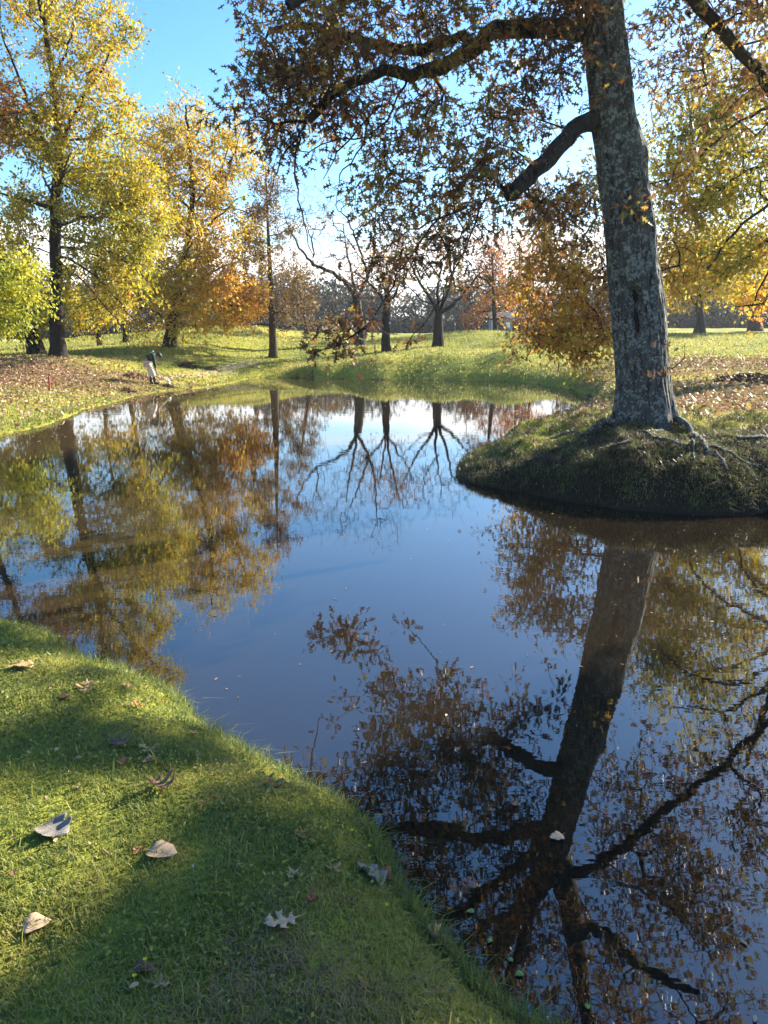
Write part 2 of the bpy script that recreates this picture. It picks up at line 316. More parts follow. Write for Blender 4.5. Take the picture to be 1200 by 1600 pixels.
def height(x, y):
    x = np.asarray(x, float); y = np.asarray(y, float)
    s = shore(x, y); r = np.hypot(x, y)
    w = 0.16 + 0.012 * r + 0.55 * sstep(-4, -8, x) * sstep(9, 14, y) + 1.3 * sstep(25, 34, y)
    mound = sstep(4.2, 2.6, np.hypot((x - 3.0) / 1.15, y - 10.3)); w = w + 0.02 * mound
    H = land(x, y)
    z = np.where(s > 0, H * (1 - np.exp(-np.maximum(s, 0) / w)), -0.7 * (1 - np.exp(np.minimum(s, 0) / 0.7)))
    amp = np.where(s > 0, np.clip(s * 2, 0, 1), 0)
    z = z + amp * ((fbm(x * 1.3, y * 1.3) - .5) * (.06 + .22 * mound) + (fbm(x * 5, y * 5) - .5) * (.03 + .14 * mound) + (fbm(x * .16 + 9, y * .16, 3) - .5) * .35 * sstep(14, 40, r))
    for bx, by, bh, br in HUMPS: z = z + bh * np.exp(-((x - bx) ** 2 / (br * 1.5) ** 2 + (y - by) ** 2 / br ** 2)) * (s > 0)
    for bx, by, bh, br in BUMPS: z = z + bh * np.exp(-(((x - bx) / (br * 1.3)) ** 2 + ((y - by) / br) ** 2)) * amp
    return z
_T = np.concatenate((np.arange(.8, 6, .01), np.arange(6, 30, .04), np.arange(30, 140, .15)))
def gp(px, py, z=0):                         # first point of the ground met by the sight line
    d = ray(px, py); d = d / d[1]; q = np.array((0, 0, CAM_H)) + d * _T[:, None]
    h = np.maximum(height(q[:, 0], q[:, 1]), 0.0); k = int(np.argmax(q[:, 2] < h)); p = q[k] if (q[:, 2] < h).any() else q[-1]
    return np.array((p[0], p[1], hz(p[0], p[1])))
def hz(x, y): return float(height(np.array([x]), np.array([y]))[0])

def litter_mask(x, y):
    a = np.exp(-(((x + 14.0) / 8.5) ** 2 + ((y - 27.5) / 4.6) ** 2)) * 1.15
    a = a + 0.40 * np.exp(-(((x + 11.5) / 5.0) ** 2 + ((y - 20.5) / 4.5) ** 2))
    a = a + 0.95 * np.exp(-(((x - 12) / 7.5) ** 2 + ((y - 25.5) / 4.0) ** 2)) + 0.75 * np.exp(-(((x - 7.5) / 3.5) ** 2 + ((y - 16.0) / 3.2) ** 2))
    a = a + 0.45 * np.exp(-(((x - 5.5) / 2.5) ** 2 + ((y - 12.5) / 1.5) ** 2))
    return np.clip(a, 0, 1.1)
def soil_mask(x, y, s):
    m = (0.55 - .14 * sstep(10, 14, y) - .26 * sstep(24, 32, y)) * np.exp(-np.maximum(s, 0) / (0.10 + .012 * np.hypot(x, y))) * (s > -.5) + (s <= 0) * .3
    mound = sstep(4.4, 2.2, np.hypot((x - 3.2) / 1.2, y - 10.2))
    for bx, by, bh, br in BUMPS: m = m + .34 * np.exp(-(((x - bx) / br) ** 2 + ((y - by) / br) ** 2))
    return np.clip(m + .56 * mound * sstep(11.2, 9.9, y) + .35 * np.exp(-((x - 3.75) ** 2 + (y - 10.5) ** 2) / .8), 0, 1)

ang = np.concatenate((np.arange(-180, -36, 3.0), np.arange(-36, 36, 0.22), np.arange(36, 180, 3.0)))
rad = np.concatenate(([0.05, .3], 0.5 * 1.0165 ** np.arange(0, 432)))
AA, RR = np.meshgrid(np.radians(ang), rad, indexing='xy')
gx, gy = RR * np.sin(AA), RR * np.cos(AA)
gz = height(gx, gy); gs = shore(gx, gy)
nr, na = gx.shape
V = np.stack((gx, gy, gz), -1).reshape(-1, 3)
ii, jj = np.meshgrid(np.arange(nr - 1), np.arange(na), indexing='ij')
jn = (jj + 1) % na
FQ = np.stack((ii * na + jj, ii * na + jn, (ii + 1) * na + jn, (ii + 1) * na + jj), -1).reshape(-1, 4)[:, ::-1]
PATH = np.array([at(248, 580, 30)[:2], at(300, 574, 33)[:2], at(360, 566, 37)[:2], at(400, 561, 39)[:2]])
pm = np.zeros(V.shape[0])
for a, b in zip(PATH[:-1], PATH[1:]):
    ab = b - a; t_ = np.clip(((V[:, :2] - a) @ ab) / (ab @ ab), 0, 1)
    d = np.linalg.norm(V[:, :2] - a - t_[:, None] * ab, axis=1); pm = np.maximum(pm, sstep(.55, .2, d) * .75)
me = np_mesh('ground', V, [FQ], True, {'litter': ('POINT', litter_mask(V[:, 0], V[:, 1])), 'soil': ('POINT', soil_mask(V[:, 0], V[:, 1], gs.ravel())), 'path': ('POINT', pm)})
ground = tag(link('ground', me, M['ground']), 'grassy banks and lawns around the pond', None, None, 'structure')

wx0, wx1, wy0, wy1 = -24, 18, -4, 40
wv = [(wx0, wy0, 0), (wx1, wy0, 0), (wx1, wy1, 0), (wx0, wy1, 0)]
wm = bpy.data.meshes.new('pond_water'); wm.from_pydata(wv, [], [(0, 1, 2, 3)]); wm.update()
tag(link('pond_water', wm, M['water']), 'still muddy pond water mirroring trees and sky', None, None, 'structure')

# ------------------------------------------------------------------ tree builder
class Skel:
    def __init__(s): s.P = []; s.par = []; s.r = []; s.chains = []; s.tips = []
    def add(s, p, par, r): s.P.append(np.asarray(p, float)); s.par.append(par); s.r.append(r); return len(s.P) - 1
    def line(s, pts, r0, r1, step=0.25, attach=None, wob=0.0, rng=RNG, power=1.0):
        pts = np.array(pts, float)
        if attach is not None: pts = np.vstack((s.P[attach], pts))
        # Catmull-Rom
        n = len(pts); ext = np.vstack((2 * pts[0] - pts[1], pts, 2 * pts[-1] - pts[-2])); out = []
        for i in range(n - 1):
            p0, p1, p2, p3 = ext[i:i + 4]; L = np.linalg.norm(p2 - p1); k = max(1, int(math.ceil(L / step)))
            for t in np.arange(k) / k:
                out.append(.5 * (2 * p1 + (p2 - p0) * t + (2 * p0 - 5 * p1 + 4 * p2 - p3) * t * t + (3 * p1 - p0 - 3 * p2 + p3) * t ** 3))
        out.append(pts[-1]); out = np.array(out)
        if wob and len(out) > 2: out[1:-1] += rng.normal(0, wob, (len(out) - 2, 3))
        ch = []
        for k, p in enumerate(out):
            if k == 0 and attach is not None: ch.append(attach); continue
            t = (k / max(1, len(out) - 1)) ** power
            ch.append(s.add(p, ch[-1] if ch else -1, r0 + (r1 - r0) * t))
        s.chains.append(ch); return ch
    def nearest(s, p): return int(np.argmin(((np.array(s.P) - p) ** 2).sum(1)))
    def grow(s, att, step=0.35, tip_r=0.006, droop=0.0, up=0.35, jit=0.06, rng=RNG, order=True, pen=0.0):
        att = np.asarray(att, float)
        if order:
            d = np.array([((np.array(s.P) - a) ** 2).sum(1).min() for a in att]); att = att[np.argsort(d)]
        cap = len(s.P) + len(att) * 40; P = np.zeros((cap, 3)); n = len(s.P); P[:n] = s.P
        for a in att:
            dv = a - P[:n]; d = np.sqrt((dv ** 2).sum(1))
            cost = d + pen * np.maximum(0, -dv[:, 2])      # prefer growing upward from lower nodes
            j = int(np.argmin(cost)); L = d[j]
            if L < 0.05: continue
            k = max(2, min(38, int(math.ceil(L / step)))); p0 = P[j]
            pj = s.par[j]; dr = norm(p0 - P[pj]) if pj >= 0 else np.array((0, 0, 1.0))
            dirn = norm(dv[j]); t0 = norm(dirn * .9 + dr * .55 + np.array((0, 0, up))) * L; t1 = norm(dirn + np.array((0, 0, -droop))) * L
            ch = [j]
            for q in range(1, k + 1):
                t = q / k; h0 = 2 * t ** 3 - 3 * t * t + 1; h1 = t ** 3 - 2 * t * t + t; h2 = 1 - h0; h3 = t ** 3 - t * t
                p = h0 * p0 + h1 * t0 * .8 + h2 * a + h3 * t1 * .8
                if q < k: p = p + rng.normal(0, jit * min(1, L) * .5, 3)
                i = s.add(p, ch[-1], None); P[i] = p; n = i + 1; ch.append(i)
            s.chains.append(ch); s.tips.append(ch)
        s.tip_r = tip_r
    def radii(s, p=2.4):
        n = len(s.P); acc = np.zeros(n); r = np.zeros(n); tr = getattr(s, 'tip_r', .006)
        for i in range(n - 1, -1, -1):
            if s.r[i] is not None: r[i] = s.r[i]
            else: r[i] = max(tr, acc[i] ** (1 / p) if acc[i] > 0 else tr)
            if s.par[i] >= 0: acc[s.par[i]] += r[i] ** p if s.r[i] is None else 0
        for i in range(n):
            if s.r[i] is None and s.par[i] >= 0: r[i] = min(r[i], r[s.par[i]] * .92 if r[s.par[i]] > tr else tr)
        s.R = r; return r
    def tubes(s, chains, base=0.0, minr=0.0, flare=None):
        P = np.array(s.P); Vs = []; Fs = []; off = 0
        for ch in chains:
            pts = P[ch]; rr = s.R[ch].copy()
            if len(ch) < 2: continue
            if s.par[ch[1]] == ch[0] and s.par[ch[0]] is not None and len(ch) > 1: rr[0] = min(rr[0], rr[1] * 1.5)
            rr = np.maximum(rr, minr)
            m = rr.max(); ns = 3 if m < .012 else 4 if m < .03 else 6 if m < .07 else 10 if m < .16 else 16
            T = norm(np.gradient(pts, axis=0)); ref = np.array((.31, .87, .22)) if abs(T[0, 2]) > .7 else np.array((.1, .1, 1.0))
            U = norm(np.cross(T, ref)); W = np.cross(T, U)
            a = np.arange(ns) * 2 * math.pi / ns
            ring = pts[:, None] + rr[:, None, None] * (np.cos(a)[None, :, None] * U[:, None] + np.sin(a)[None, :, None] * W[:, None])
            k = len(ch); Vs.append(ring.reshape(-1, 3))
            i, j = np.meshgrid(np.arange(k - 1), np.arange(ns), indexing='ij'); jn = (j + 1) % ns
            Fs.append(np.stack((i * ns + j, i * ns + jn, (i + 1) * ns + jn, (i + 1) * ns + j), -1).reshape(-1, 4) + off); off += k * ns
        return (np.vstack(Vs), np.vstack(Fs)) if Vs else (np.zeros((0, 3)), np.zeros((0, 4), int))

def blob(px, py, rx, ry, Y, dy, n, rng=RNG):
    c = at(px, py, Y); k = Y / F * 1.02
    u = norm(rng.normal(size=(n, 3))) * (rng.random((n, 1)) ** (1 / 2.2))
    return c + u * np.array((rx * k, dy, ry * k))
def minis(A, k, s, rng=RNG): return np.repeat(A, k, 0) + rng.normal(0, s, (len(A) * k, 3)) * np.array((1, 1, .8))

OAK_OUT = np.array([(0, 0), (.10, .05), (.16, .30), (.27, .28), (.24, .42), (.52, .46), (.42, .58), (.58, .86), (.72, .66), (.80, .62), (1.0, .98 * .0)])
def leaf_outline(kind):
    if kind == 'lobed':    # seven pointed lobes of a pin oak leaf, unit length along x
        up = [(0.0, .015), (.16, .03), (.22, .20), (.28, .06), (.40, .08), (.54, .33), (.56, .09), (.68, .08), (.82, .22), (.80, .06)]
        return np.array(up + [(1.0, 0.0)] + [(x, -y) for x, y in up[::-1]])
    if kind == 'star':
        up = [(0, .02), (.25, .30), (.40, .08), (.62, .34), (.72, .07)]
        return np.array(up + [(1.0, 0)] + [(x, -y) for x, y in up[::-1]])
    if kind == 'oval':
        return np.array([(0, 0), (.35, .26), (.75, .2), (1, 0), (.75, -.2), (.35, -.26)])
    return np.array([(0, 0), (.45, .33), (1, 0), (.45, -.33)])
def leaf_cloud(P, D, size, kind, tint, rng=RNG, fold=.25):
    """one polygon per leaf at P pointing along D."""
    n = len(P); o = leaf_outline(kind); k = len(o)
    D = norm(D); ref = norm(rng.normal(size=(n, 3))); S = norm(np.cross(D, ref)); Nn = np.cross(D, S)
    sz = size * rng.uniform(.65, 1.25, n)
    curl = rng.normal(0, .22, n)
    hgt = fold * np.abs(o[:, 1])[None] + curl[:, None] * (o[:, 0] ** 2)[None]
    Vv = P[:, None] + sz[:, None, None] * (o[None, :, 0, None] * D[:, None] + o[None, :, 1, None] * S[:, None] + hgt[..., None] * Nn[:, None])
    Fc = np.arange(n * k).reshape(n, k)
    return Vv.reshape(-1, 3), Fc, np.clip(tint, 0, 1)
def leaf_spots(sk, per, spread, rng, part=.65, droop=.6):
    P = np.array(sk.P); pos = []; dirs = []
    for ch in sk.tips:
        m = rng.poisson(per)
        if m == 0: continue
        pts = P[ch]; k = len(ch); t = (1 - rng.random(m) * part) * (k - 1); i = np.minimum(t.astype(int), k - 2); f = (t - i)[:, None]
        p = pts[i] * (1 - f) + pts[i + 1] * f
        dv = rng.normal(size=(m, 3)); pos.append(p + dv * spread * rng.random((m, 1))); dirs.append(dv + np.array((0, 0, -droop)) + .6 * norm(pts[-1] - pts[0]))
    if not pos: return np.zeros((0, 3)), np.zeros((0, 3))
    return np.vstack(pos), np.vstack(dirs)

def tree(name, label, group, sk, bark, leaf=None, per=12, spread=.22, size=.1, kind='diamond', tint=None, seed=1, droop=.6, part=.65, tint_sd=.2, flare=1.5, cat='tree', n_main=1, keepf=None):
    rng = np.random.default_rng(seed); sk.radii()
    base = np.array(sk.P[0]); root = empty(name, base, label, cat, group); root['_base'] = tuple(base)
    # widen the trunk foot
    for i in sk.chains[0]:
        hgt = sk.P[i][2] - base[2]; sk.R[i] *= 1 + (flare - 1) * math.exp(-max(hgt, 0) / (sk.R[i] * 1.6 + .05))
    Vt, Ft = sk.tubes(sk.chains[:n_main]); Vt[:, 2] -= 0.0
    link('trunk', np_mesh('trunk', Vt, [Ft], True), bark, root)
    Vb, Fb = sk.tubes(sk.chains[n_main:])
    if len(Fb): link('branches', np_mesh('branches', Vb, [Fb], True), bark, root)['kind'] = 'stuff'
    if leaf is not None and per > 0:
        p, d = leaf_spots(sk, per, spread, rng, part, droop)
        if keepf is not None: k_ = keepf(p); p, d = p[k_], d[k_]
        tn = (tint(p) if tint is not None else .5) + rng.normal(0, tint_sd, len(p))
        Vl, Fl, tn = leaf_cloud(p, d, size, kind, tn, rng)
        link('crown', np_mesh('crown', Vl, [Fl], False, {'tint': ('FACE', tn)}), leaf, root)['kind'] = 'stuff'
    del root['_base']
    return root

def pl(Y, pts, dy=None):
    return [at(x, y, Y + (dy[i] if dy else 0)) for i, (x, y) in enumerate(pts)]
def base_drop(p, s=.12):
    p = np.array(p); p[2] = hz(p[0], p[1]) - s; return p
exec_oak = True
# ---------- the big oak on the mound
rng = np.random.default_rng(11)
oak = Skel()
YT = 10.7
tb = at(1012, 655, YT); OB = np.array((tb[0], YT, hz(tb[0], YT)))
tr_pts = [OB + np.array((0, 0, -.15)), at(1003, 560, YT), at(990, 440, YT), at(978, 320, YT), at(958, 180, YT), at(944, 60, YT), at(938, -10, YT)]
trunk_ch = oak.line(tr_pts, .375, .255, .12)
top = oak.P[trunk_ch[-1]]
lead_a = oak.line([top + np.array(v) for v in ((-.25, .1, .9), (-.7, .4, 2.2), (-.9, .6, 3.8), (-.7, .8, 5.6))], .22, .05, .25, trunk_ch[-1])
lead_b = oak.line([top + np.array(v) for v in ((.25, .1, .7), (.55, .3, 2.0), (.9, .5, 3.8), (1.5, .4, 6.0))], .24, .05, .25, trunk_ch[-1])
def limb(pts, r0, r1, start=None, wob=.02, power=.8):
    p = np.array([at(*q) for q in pts]); j = start if start is not None else oak.nearest(p[0])
    return oak.line(p, r0, r1, .2, j, wob, rng, power)
L1 = limb([(905, 48, 10.55), (850, 42, 10.3), (780, 46, 10.1), (735, 78, 9.9), (690, 105, 9.7), (640, 120, 9.5), (600, 112, 9.3), (555, 128, 9.1), (515, 155, 9.0), (482, 190, 8.9)], .135, .04)
L1b = limb([(720, 58, 10.0), (660, 78, 9.9), (600, 72, 9.8), (540, 60, 9.7), (470, 40, 9.6), (420, 50, 9.5)], .08, .03)
L2 = limb([(915, 190, 10.5), (885, 215, 10.2), (858, 248, 10.0), (828, 278, 9.8), (799, 302, 9.7)], .12, .09, None, .015)
L3 = limb([(920, 20, 10.5), (840, -40, 9.8), (740, -90, 9.0), (640, -90, 8.3), (540, -50, 7.8), (450, 10, 7.6)], .12, .04)
R1 = limb([(985, -70, 10.7), (1035, -60, 10.8), (1080, -8, 10.8), (1135, 55, 10.9), (1200, 128, 11.0), (1270, 215, 11.1), (1330, 310, 11.2)], .105, .05, lead_b[4], .015)
R2 = limb([(1050, -200, 10.2), (1150, -230, 9.0), (1280, -220, 8.0)], .11, .04, lead_b[10])
F1 = limb([(900, -150, 9.6), (860, -260, 8.2), (820, -330, 7.0)], .11, .04, lead_a[6])
F2 = limb([(840, -180, 10.4), (720, -260, 9.8), (600, -280, 9.0), (480, -240, 8.6)], .10, .035, lead_a[8])
att = np.vstack([
    blob(455, 110, 62, 80, 9.3, .7, 28, rng), blob(420, 215, 40, 36, 9.1, .5, 9, rng), blob(530, 50, 90, 80, 9.2, .9, 28, rng), blob(560, 180, 80, 50, 9.2, .7, 14, rng), blob(480, 150, 60, 60, 8.9, .5, 11, rng),
    blob(680, 40, 90, 60, 9.6, 1.0, 24, rng), blob(690, 205, 100, 75, 9.6, .8, 26, rng), blob(820, 130, 70, 90, 10.2, .8, 26, rng), blob(860, 60, 40, 40, 10.0, .6, 8, rng),
    blob(700, 310, 90, 50, 9.6, .7, 18, rng), blob(610, 310, 45, 40, 9.3, .5, 9, rng), blob(760, 250, 60, 50, 9.8, .6, 11, rng), blob(860, 330, 60, 40, 10.2, .6, 10, rng),
    blob(690, 375, 45, 20, 9.6, .4, 6, rng), blob(605, 405, 45, 22, 9.3, .4, 7, rng),
    blob(1080, 60, 120, 70, 11.2, 1.0, 26, rng), blob(1150, 150, 80, 60, 11.3, .9, 12, rng), blob(900, 10, 80, 60, 9.2, 1.0, 10, rng),
    blob(650, -120, 260, 80, 9.0, 1.6, 64, rng), blob(800, -300, 260, 100, 9.0, 2.0, 58, rng), blob(1080, -250, 220, 110, 9.5, 2.0, 50, rng), blob(950, -520, 260, 160, 10.5, 2.2, 60, rng), blob(1250, -60, 120, 120, 10.0, 1.5, 40, rng), blob(1330, 120, 110, 100, 10.6, 1.5, 40, rng), blob(1150, -100, 140, 90, 10.4, 1.4, 30, rng),
])
oak.grow(att, .3, .006, .25, .15, .10, rng)
oak.grow(minis(att, 3, .28, rng), .18, .005, .3, .05, .08, rng, order=False)
# long hanging bare sprays and the low leafy tips
hang = []
for pts in ([(470, 205, 8.9), (462, 260, 8.9), (470, 330, 8.9), (490, 400, 8.95)], [(478, 195, 8.9), (440, 250, 8.8), (425, 300, 8.8)], [(600, 150, 9.2), (570, 190, 9.1), (530, 235, 9.0), (505, 280, 9.0)], [(575, 185, 9.1), (560, 240, 9.1), (535, 265, 9.1), (530, 290, 9.1)],
            [(640, 120, 9.5), (590, 200, 9.3), (520, 220, 9.2), (450, 245, 9.1)], [(690, 330, 9.6), (640, 400, 9.5), (600, 470, 9.4), (565, 515, 9.3), (520, 540, 9.2), (482, 552, 9.1)], [(570, 510, 9.3), (545, 530, 9.3), (535, 555, 9.3)],
            [(700, 380, 9.6), (705, 430, 9.6), (712, 450, 9.6)], [(760, 300, 9.8), (720, 400, 9.7), (680, 480, 9.6), (640, 530, 9.6)], [(720, 330, 9.7), (640, 360, 9.6), (600, 400, 9.5), (600, 430, 9.5)],
            [(1062, 572, 10.5), (1070, 538, 10.5)]):
    p = np.array([at(*q) for q in pts]); j = oak.nearest(p[0]); ch = oak.line(p, .014, .005, .15, j, .015, rng); hang.append(ch)
low = np.vstack([blob(520, 520, 34, 16, 9.25, .2, 12, rng), blob(490, 547, 14, 7, 9.1, .15, 6, rng), blob(540, 548, 12, 10, 9.3, .15, 5, rng), blob(560, 500, 24, 12, 9.3, .2, 8, rng), blob(710, 440, 13, 9, 9.6, .12, 5, rng), blob(645, 527, 7, 5, 9.6, .1, 2, rng), blob(602, 420, 26, 20, 9.5, .2, 8, rng),
                 blob(985, 325, 28, 18, 10.28, .05, 7, rng), blob(1020, 580, 10, 6, 10.2, .05, 3, rng), blob(985, 555, 8, 6, 10.25, .05, 2, rng)])
oak.grow(low, .12, .004, .2, 0, .05, rng)
oak.radii()
oak_root = empty('oak_tree', OB, 'big grey lichen covered oak with rust leaves leaning on the near mound', 'tree'); oak_root['_base'] = tuple(OB)
# trunk with flared buttresses, bulges and a hollow
P = np.array(oak.P)[trunk_ch]; Rr = oak.R[trunk_ch]
fine = np.linspace(0, len(P) - 1, 190); Pf = np.stack([np.interp(fine, np.arange(len(P)), P[:, k]) for k in range(3)], 1); Rf = np.interp(fine, np.arange(len(P)), Rr)
ns = 150; a = np.arange(ns) * 2 * math.pi / ns; hgt = Pf[:, 2] - OB[2]
A2, H2 = np.meshgrid(a, hgt)
butt = .5 + .5 * np.cos(5 * A2 + .8 + .4 * np.sin(A2 * 2)); rr = Rf[:, None] * (1 + np.exp(-np.maximum(H2, 0) / .28) * (.03 + .26 * butt ** 1.5) + np.exp(-np.maximum(H2, 0) / .8) * .05)
rr = rr * (1 + .05 * np.sin(A2 * 3 + H2 * .9) + .035 * np.sin(A2 * 2 - H2 * 1.7)) + (fbm(A2 * 5.1, H2 * 1.6) - .5) * .05 + (fbm(A2 * 14, H2 * 6) - .5) * .022 - .03 * np.exp(-(np.abs(fbm(A2 * 7.5 + 3, H2 * 1.3 + .8 * np.sin(A2 * 3), 3) - .5) / .05) ** 2)
for hy, w, amp in ((at(1015, 235, YT)[2] - OB[2], .22, .07), (at(1000, 480, YT)[2] - OB[2], .4, .03)):   # swollen side under an old limb scar
    rr = rr + amp * np.exp(-((H2 - hy) / w) ** 2) * (.5 + .5 * np.cos(A2 - .3)) ** 2
def scar(px, py, wa, wh, depth):
    q = at(px, py, YT); cx = np.interp(q[2], Pf[:, 2], Pf[:, 0]); off = np.clip((q[0] - cx) / np.interp(q[2], Pf[:, 2], Rf), -.9, .9)
    th = math.asin(off) - math.pi / 2                                     # angle on the side that faces -Y
    da = np.abs((A2 - th + math.pi) % (2 * math.pi) - math.pi); return -depth * np.exp(-((da / wa) ** 2 + ((H2 - (q[2] - OB[2])) / wh) ** 2) ** 2), th, q
holes = []
for args in ((981, 463, .27, .13, .20), (982, 500, .15, .24, .14), (985, 342, .16, .09, .09)):
    dr, th, q = scar(*args); rr = rr + dr; holes.append((th, q, args))
ring = np.stack((Pf[:, None, 0] + rr * np.cos(A2), Pf[:, None, 1] + rr * np.sin(A2), np.broadcast_to(Pf[:, None, 2], rr.shape)), -1)
i, j = np.meshgrid(np.arange(len(fine) - 1), np.arange(ns), indexing='ij'); jn = (j + 1) % ns
Ft = np.stack((i * ns + j, i * ns + jn, (i + 1) * ns + jn, (i + 1) * ns + j), -1).reshape(-1, 4)
link('trunk', np_mesh('trunk', ring.reshape(-1, 3), [Ft], True), M['oak_bark'], oak_root)
for (th, q, ar) in holes:                                               # dark rotten lining of each hollow
    zc = q[2] - OB[2]; hh = np.linspace(-ar[3], ar[3], 9) * .78; tt = np.linspace(-ar[2], ar[2], 9) * .78; TT, HH = np.meshgrid(tt, hh)
    cx = np.interp(HH + q[2], Pf[:, 2], Pf[:, 0]); cy = np.interp(HH + q[2], Pf[:, 2], Pf[:, 1])
    ri = np.zeros_like(TT)
    for u in range(9):
        for v in range(9):
            k = int(np.argmin(np.abs(Pf[:, 2] - (q[2] + HH[u, v])))); ri[u, v] = np.interp((th + TT[u, v]) % (2 * math.pi), np.append(a, 2 * math.pi), np.append(rr[k], rr[k, 0])) + .006
    e = ((TT / ar[2]) ** 2 + (HH / ar[3]) ** 2) > .62; ri[e] -= .03
    Vh = np.stack((cx + ri * np.cos(th + TT), cy + ri * np.sin(th + TT), HH + q[2]), -1).reshape(-1, 3)
    i, j = np.meshgrid(np.arange(8), np.arange(8), indexing='ij'); Fh = np.stack((i * 9 + j, i * 9 + j + 1, (i + 1) * 9 + j + 1, (i + 1) * 9 + j), -1).reshape(-1, 4)
    link('hollow', np_mesh('hollow', Vh, [Fh], True), M['hole'], oak_root)
for ch in (L1, L1b, L2, L3, R1, R2, F1, F2, lead_a, lead_b):
    Vb, Fb = oak.tubes([ch]); Vb += rng.normal(0, .006, Vb.shape); link('limb', np_mesh('limb', Vb, [Fb], True), M['limb_bark'], oak_root)
q = np.array(oak.P[L2[-1]]); bmk = bmesh.new(); bmesh.ops.create_icosphere(bmk, subdivisions=2, radius=.092)
for v in bmk.verts: v.co = Vector(q) + v.co * (1 + random.uniform(-.12, .12))
mk = bpy.data.meshes.new('limb_stub'); bmk.to_mesh(mk); bmk.free(); link('limb_stub', mk, M['limb_bark'], oak_root)
mains = [trunk_ch, lead_a, lead_b, L1, L1b, L2, L3, R1, R2, F1, F2]
rest = [c for c in oak.chains if not any(c is m for m in mains)]
Vb, Fb = oak.tubes(rest); link('twigs', np_mesh('twigs', Vb, [Fb], True), M['dark_bark'], oak_root)['kind'] = 'stuff'
p, d = leaf_spots(oak, 11.5, .12, rng, .6, .7)
bare = sstep(.6, 2.2, p[:, 0] - 4.2) * .15       # right hand and topmost twigs have dropped most leaves
keep = rng.random(len(p)) > bare; p, d = p[keep], d[keep]
tn = np.clip(.44 + .6 * (fbm(p[:, 0] * 1.1 + 40, p[:, 2] * 1.1 + p[:, 1], 3) - .5) * 2 + rng.normal(0, .17, len(p)), 0, 1)
cz = (p - np.array((0, 0, CAM_H))); big = np.argsort(np.linalg.norm(cz, axis=1) + 50 * ((p[:, 2] - 1.9) / p[:, 1] > .40))[:300]
mask = np.zeros(len(p), bool); mask[big] = True
Vl, Fl, tnl = leaf_cloud(p[~mask], d[~mask], .118, 'lobed', tn[~mask], rng)
link('crown', np_mesh('crown', Vl, [Fl], False, {'tint': ('FACE', tnl)}), M['oak_leaf'], oak_root)['kind'] = 'stuff'
leaf_vars = []
for k in range(6):
    Vv, Fv, _ = leaf_cloud(np.zeros((1, 3)), np.array([[1.0, 0, 0]]), .112, 'lobed', np.zeros(1), rng); m_ = np_mesh('leaf', Vv, [Fv]); m_.materials.append(M['oak_leaf_single']); leaf_vars.append(m_)
for k in np.nonzero(mask)[0]:
    o = bpy.data.objects.new('leaf', leaf_vars[k % 6]); COL.objects.link(o); o.parent = oak_root; o.location = Vector(p[k] - OB)
    o.rotation_euler = Vector(d[k]).to_track_quat('X', 'Z').to_euler()
# surface roots creeping over the mound
def root_line(pts, r0, r1):
    W = []
    for px, py in pts:
        W.append(gp(px, py))
    sk = Skel(); sk.line(W, r0, r1, .08, None, .008, rng); sk.radii()
    for k in range(len(sk.P)): sk.P[k][2] = hz(sk.P[k][0], sk.P[k][1]) + sk.R[k] * .6 + .035
    Vb, Fb = sk.tubes(sk.chains); link('root', np_mesh('root', Vb, [Fb], True), M['oak_bark'], oak_root)
for pts, r0, r1 in (([(1055, 662), (1078, 682), (1098, 700), (1118, 718), (1135, 745)], .05, .02), ([(1000, 682), (1020, 690), (1045, 695), (1068, 703)], .03, .016), ([(960, 665), (930, 675), (895, 680), (860, 690)], .035, .015),
                    ([(1080, 690), (1082, 710), (1085, 728)], .022, .012), ([(1040, 676), (1010, 681)], .025, .015), ([(1150, 693), (1185, 690), (1225, 684)], .025, .02), ([(985, 694), (965, 700), (950, 706)], .02, .012), ([(1110, 705), (1150, 722), (1190, 735)], .022, .012)):
    root_line(pts, r0, r1)
del oak_root['_base']

# ---------- tree 1: tall yellow-green tree on the left
def simple_trunk(Y, pts, r0, r1, step=.3, wob=.02, rng=RNG):
    sk = Skel(); p = [at(x, y, Y) for x, y in pts]; p[0] = base_drop(p[0]); sk.line(p, r0, r1, step, None, wob, rng); return sk
def add_limb(sk, Y, pts, r0, r1, step=.3, wob=.03, rng=RNG):
    p = np.array([at(q[0], q[1], Y + (q[2] if len(q) > 2 else 0)) for q in pts]); j = sk.nearest(p[0]); return sk.line(p, r0, r1, step, j, wob, rng)

rng = np.random.default_rng(21)
Y = 31
sk = simple_trunk(Y, [(90, 558), (88, 450), (86, 330), (92, 235), (84, 130), (66, 20), (50, -70)], .28, .05, .3, .02, rng)
for pts, r in (([(90, 330), (60, 318), (20, 308), (-30, 290)], .10), ([(92, 235), (120, 170), (160, 110), (180, 70)], .10), ([(90, 260), (55, 190), (25, 110), (0, 40)], .10), ([(92, 220), (150, 215), (195, 208)], .06),
               ([(95, 385), (150, 400), (200, 440), (240, 500, -1)], .055), ([(95, 400), (140, 425), (185, 470), (215, 512, -.5)], .05), ([(94, 370), (160, 385), (220, 430), (262, 480, 1)], .05), ([(95, 410), (130, 440), (165, 480), (195, 515)], .04),
               ([(95, 350), (140, 340), (190, 345), (230, 370)], .06), ([(84, 130), (110, 60), (120, 0)], .06), ([(88, 300, 0), (100, 270, -2), (110, 240, -4)], .07), ([(88, 310, 0), (70, 280, 2), (60, 240, 4)], .07)):
    add_limb(sk, Y, pts, r, .02, .3, .03, rng)
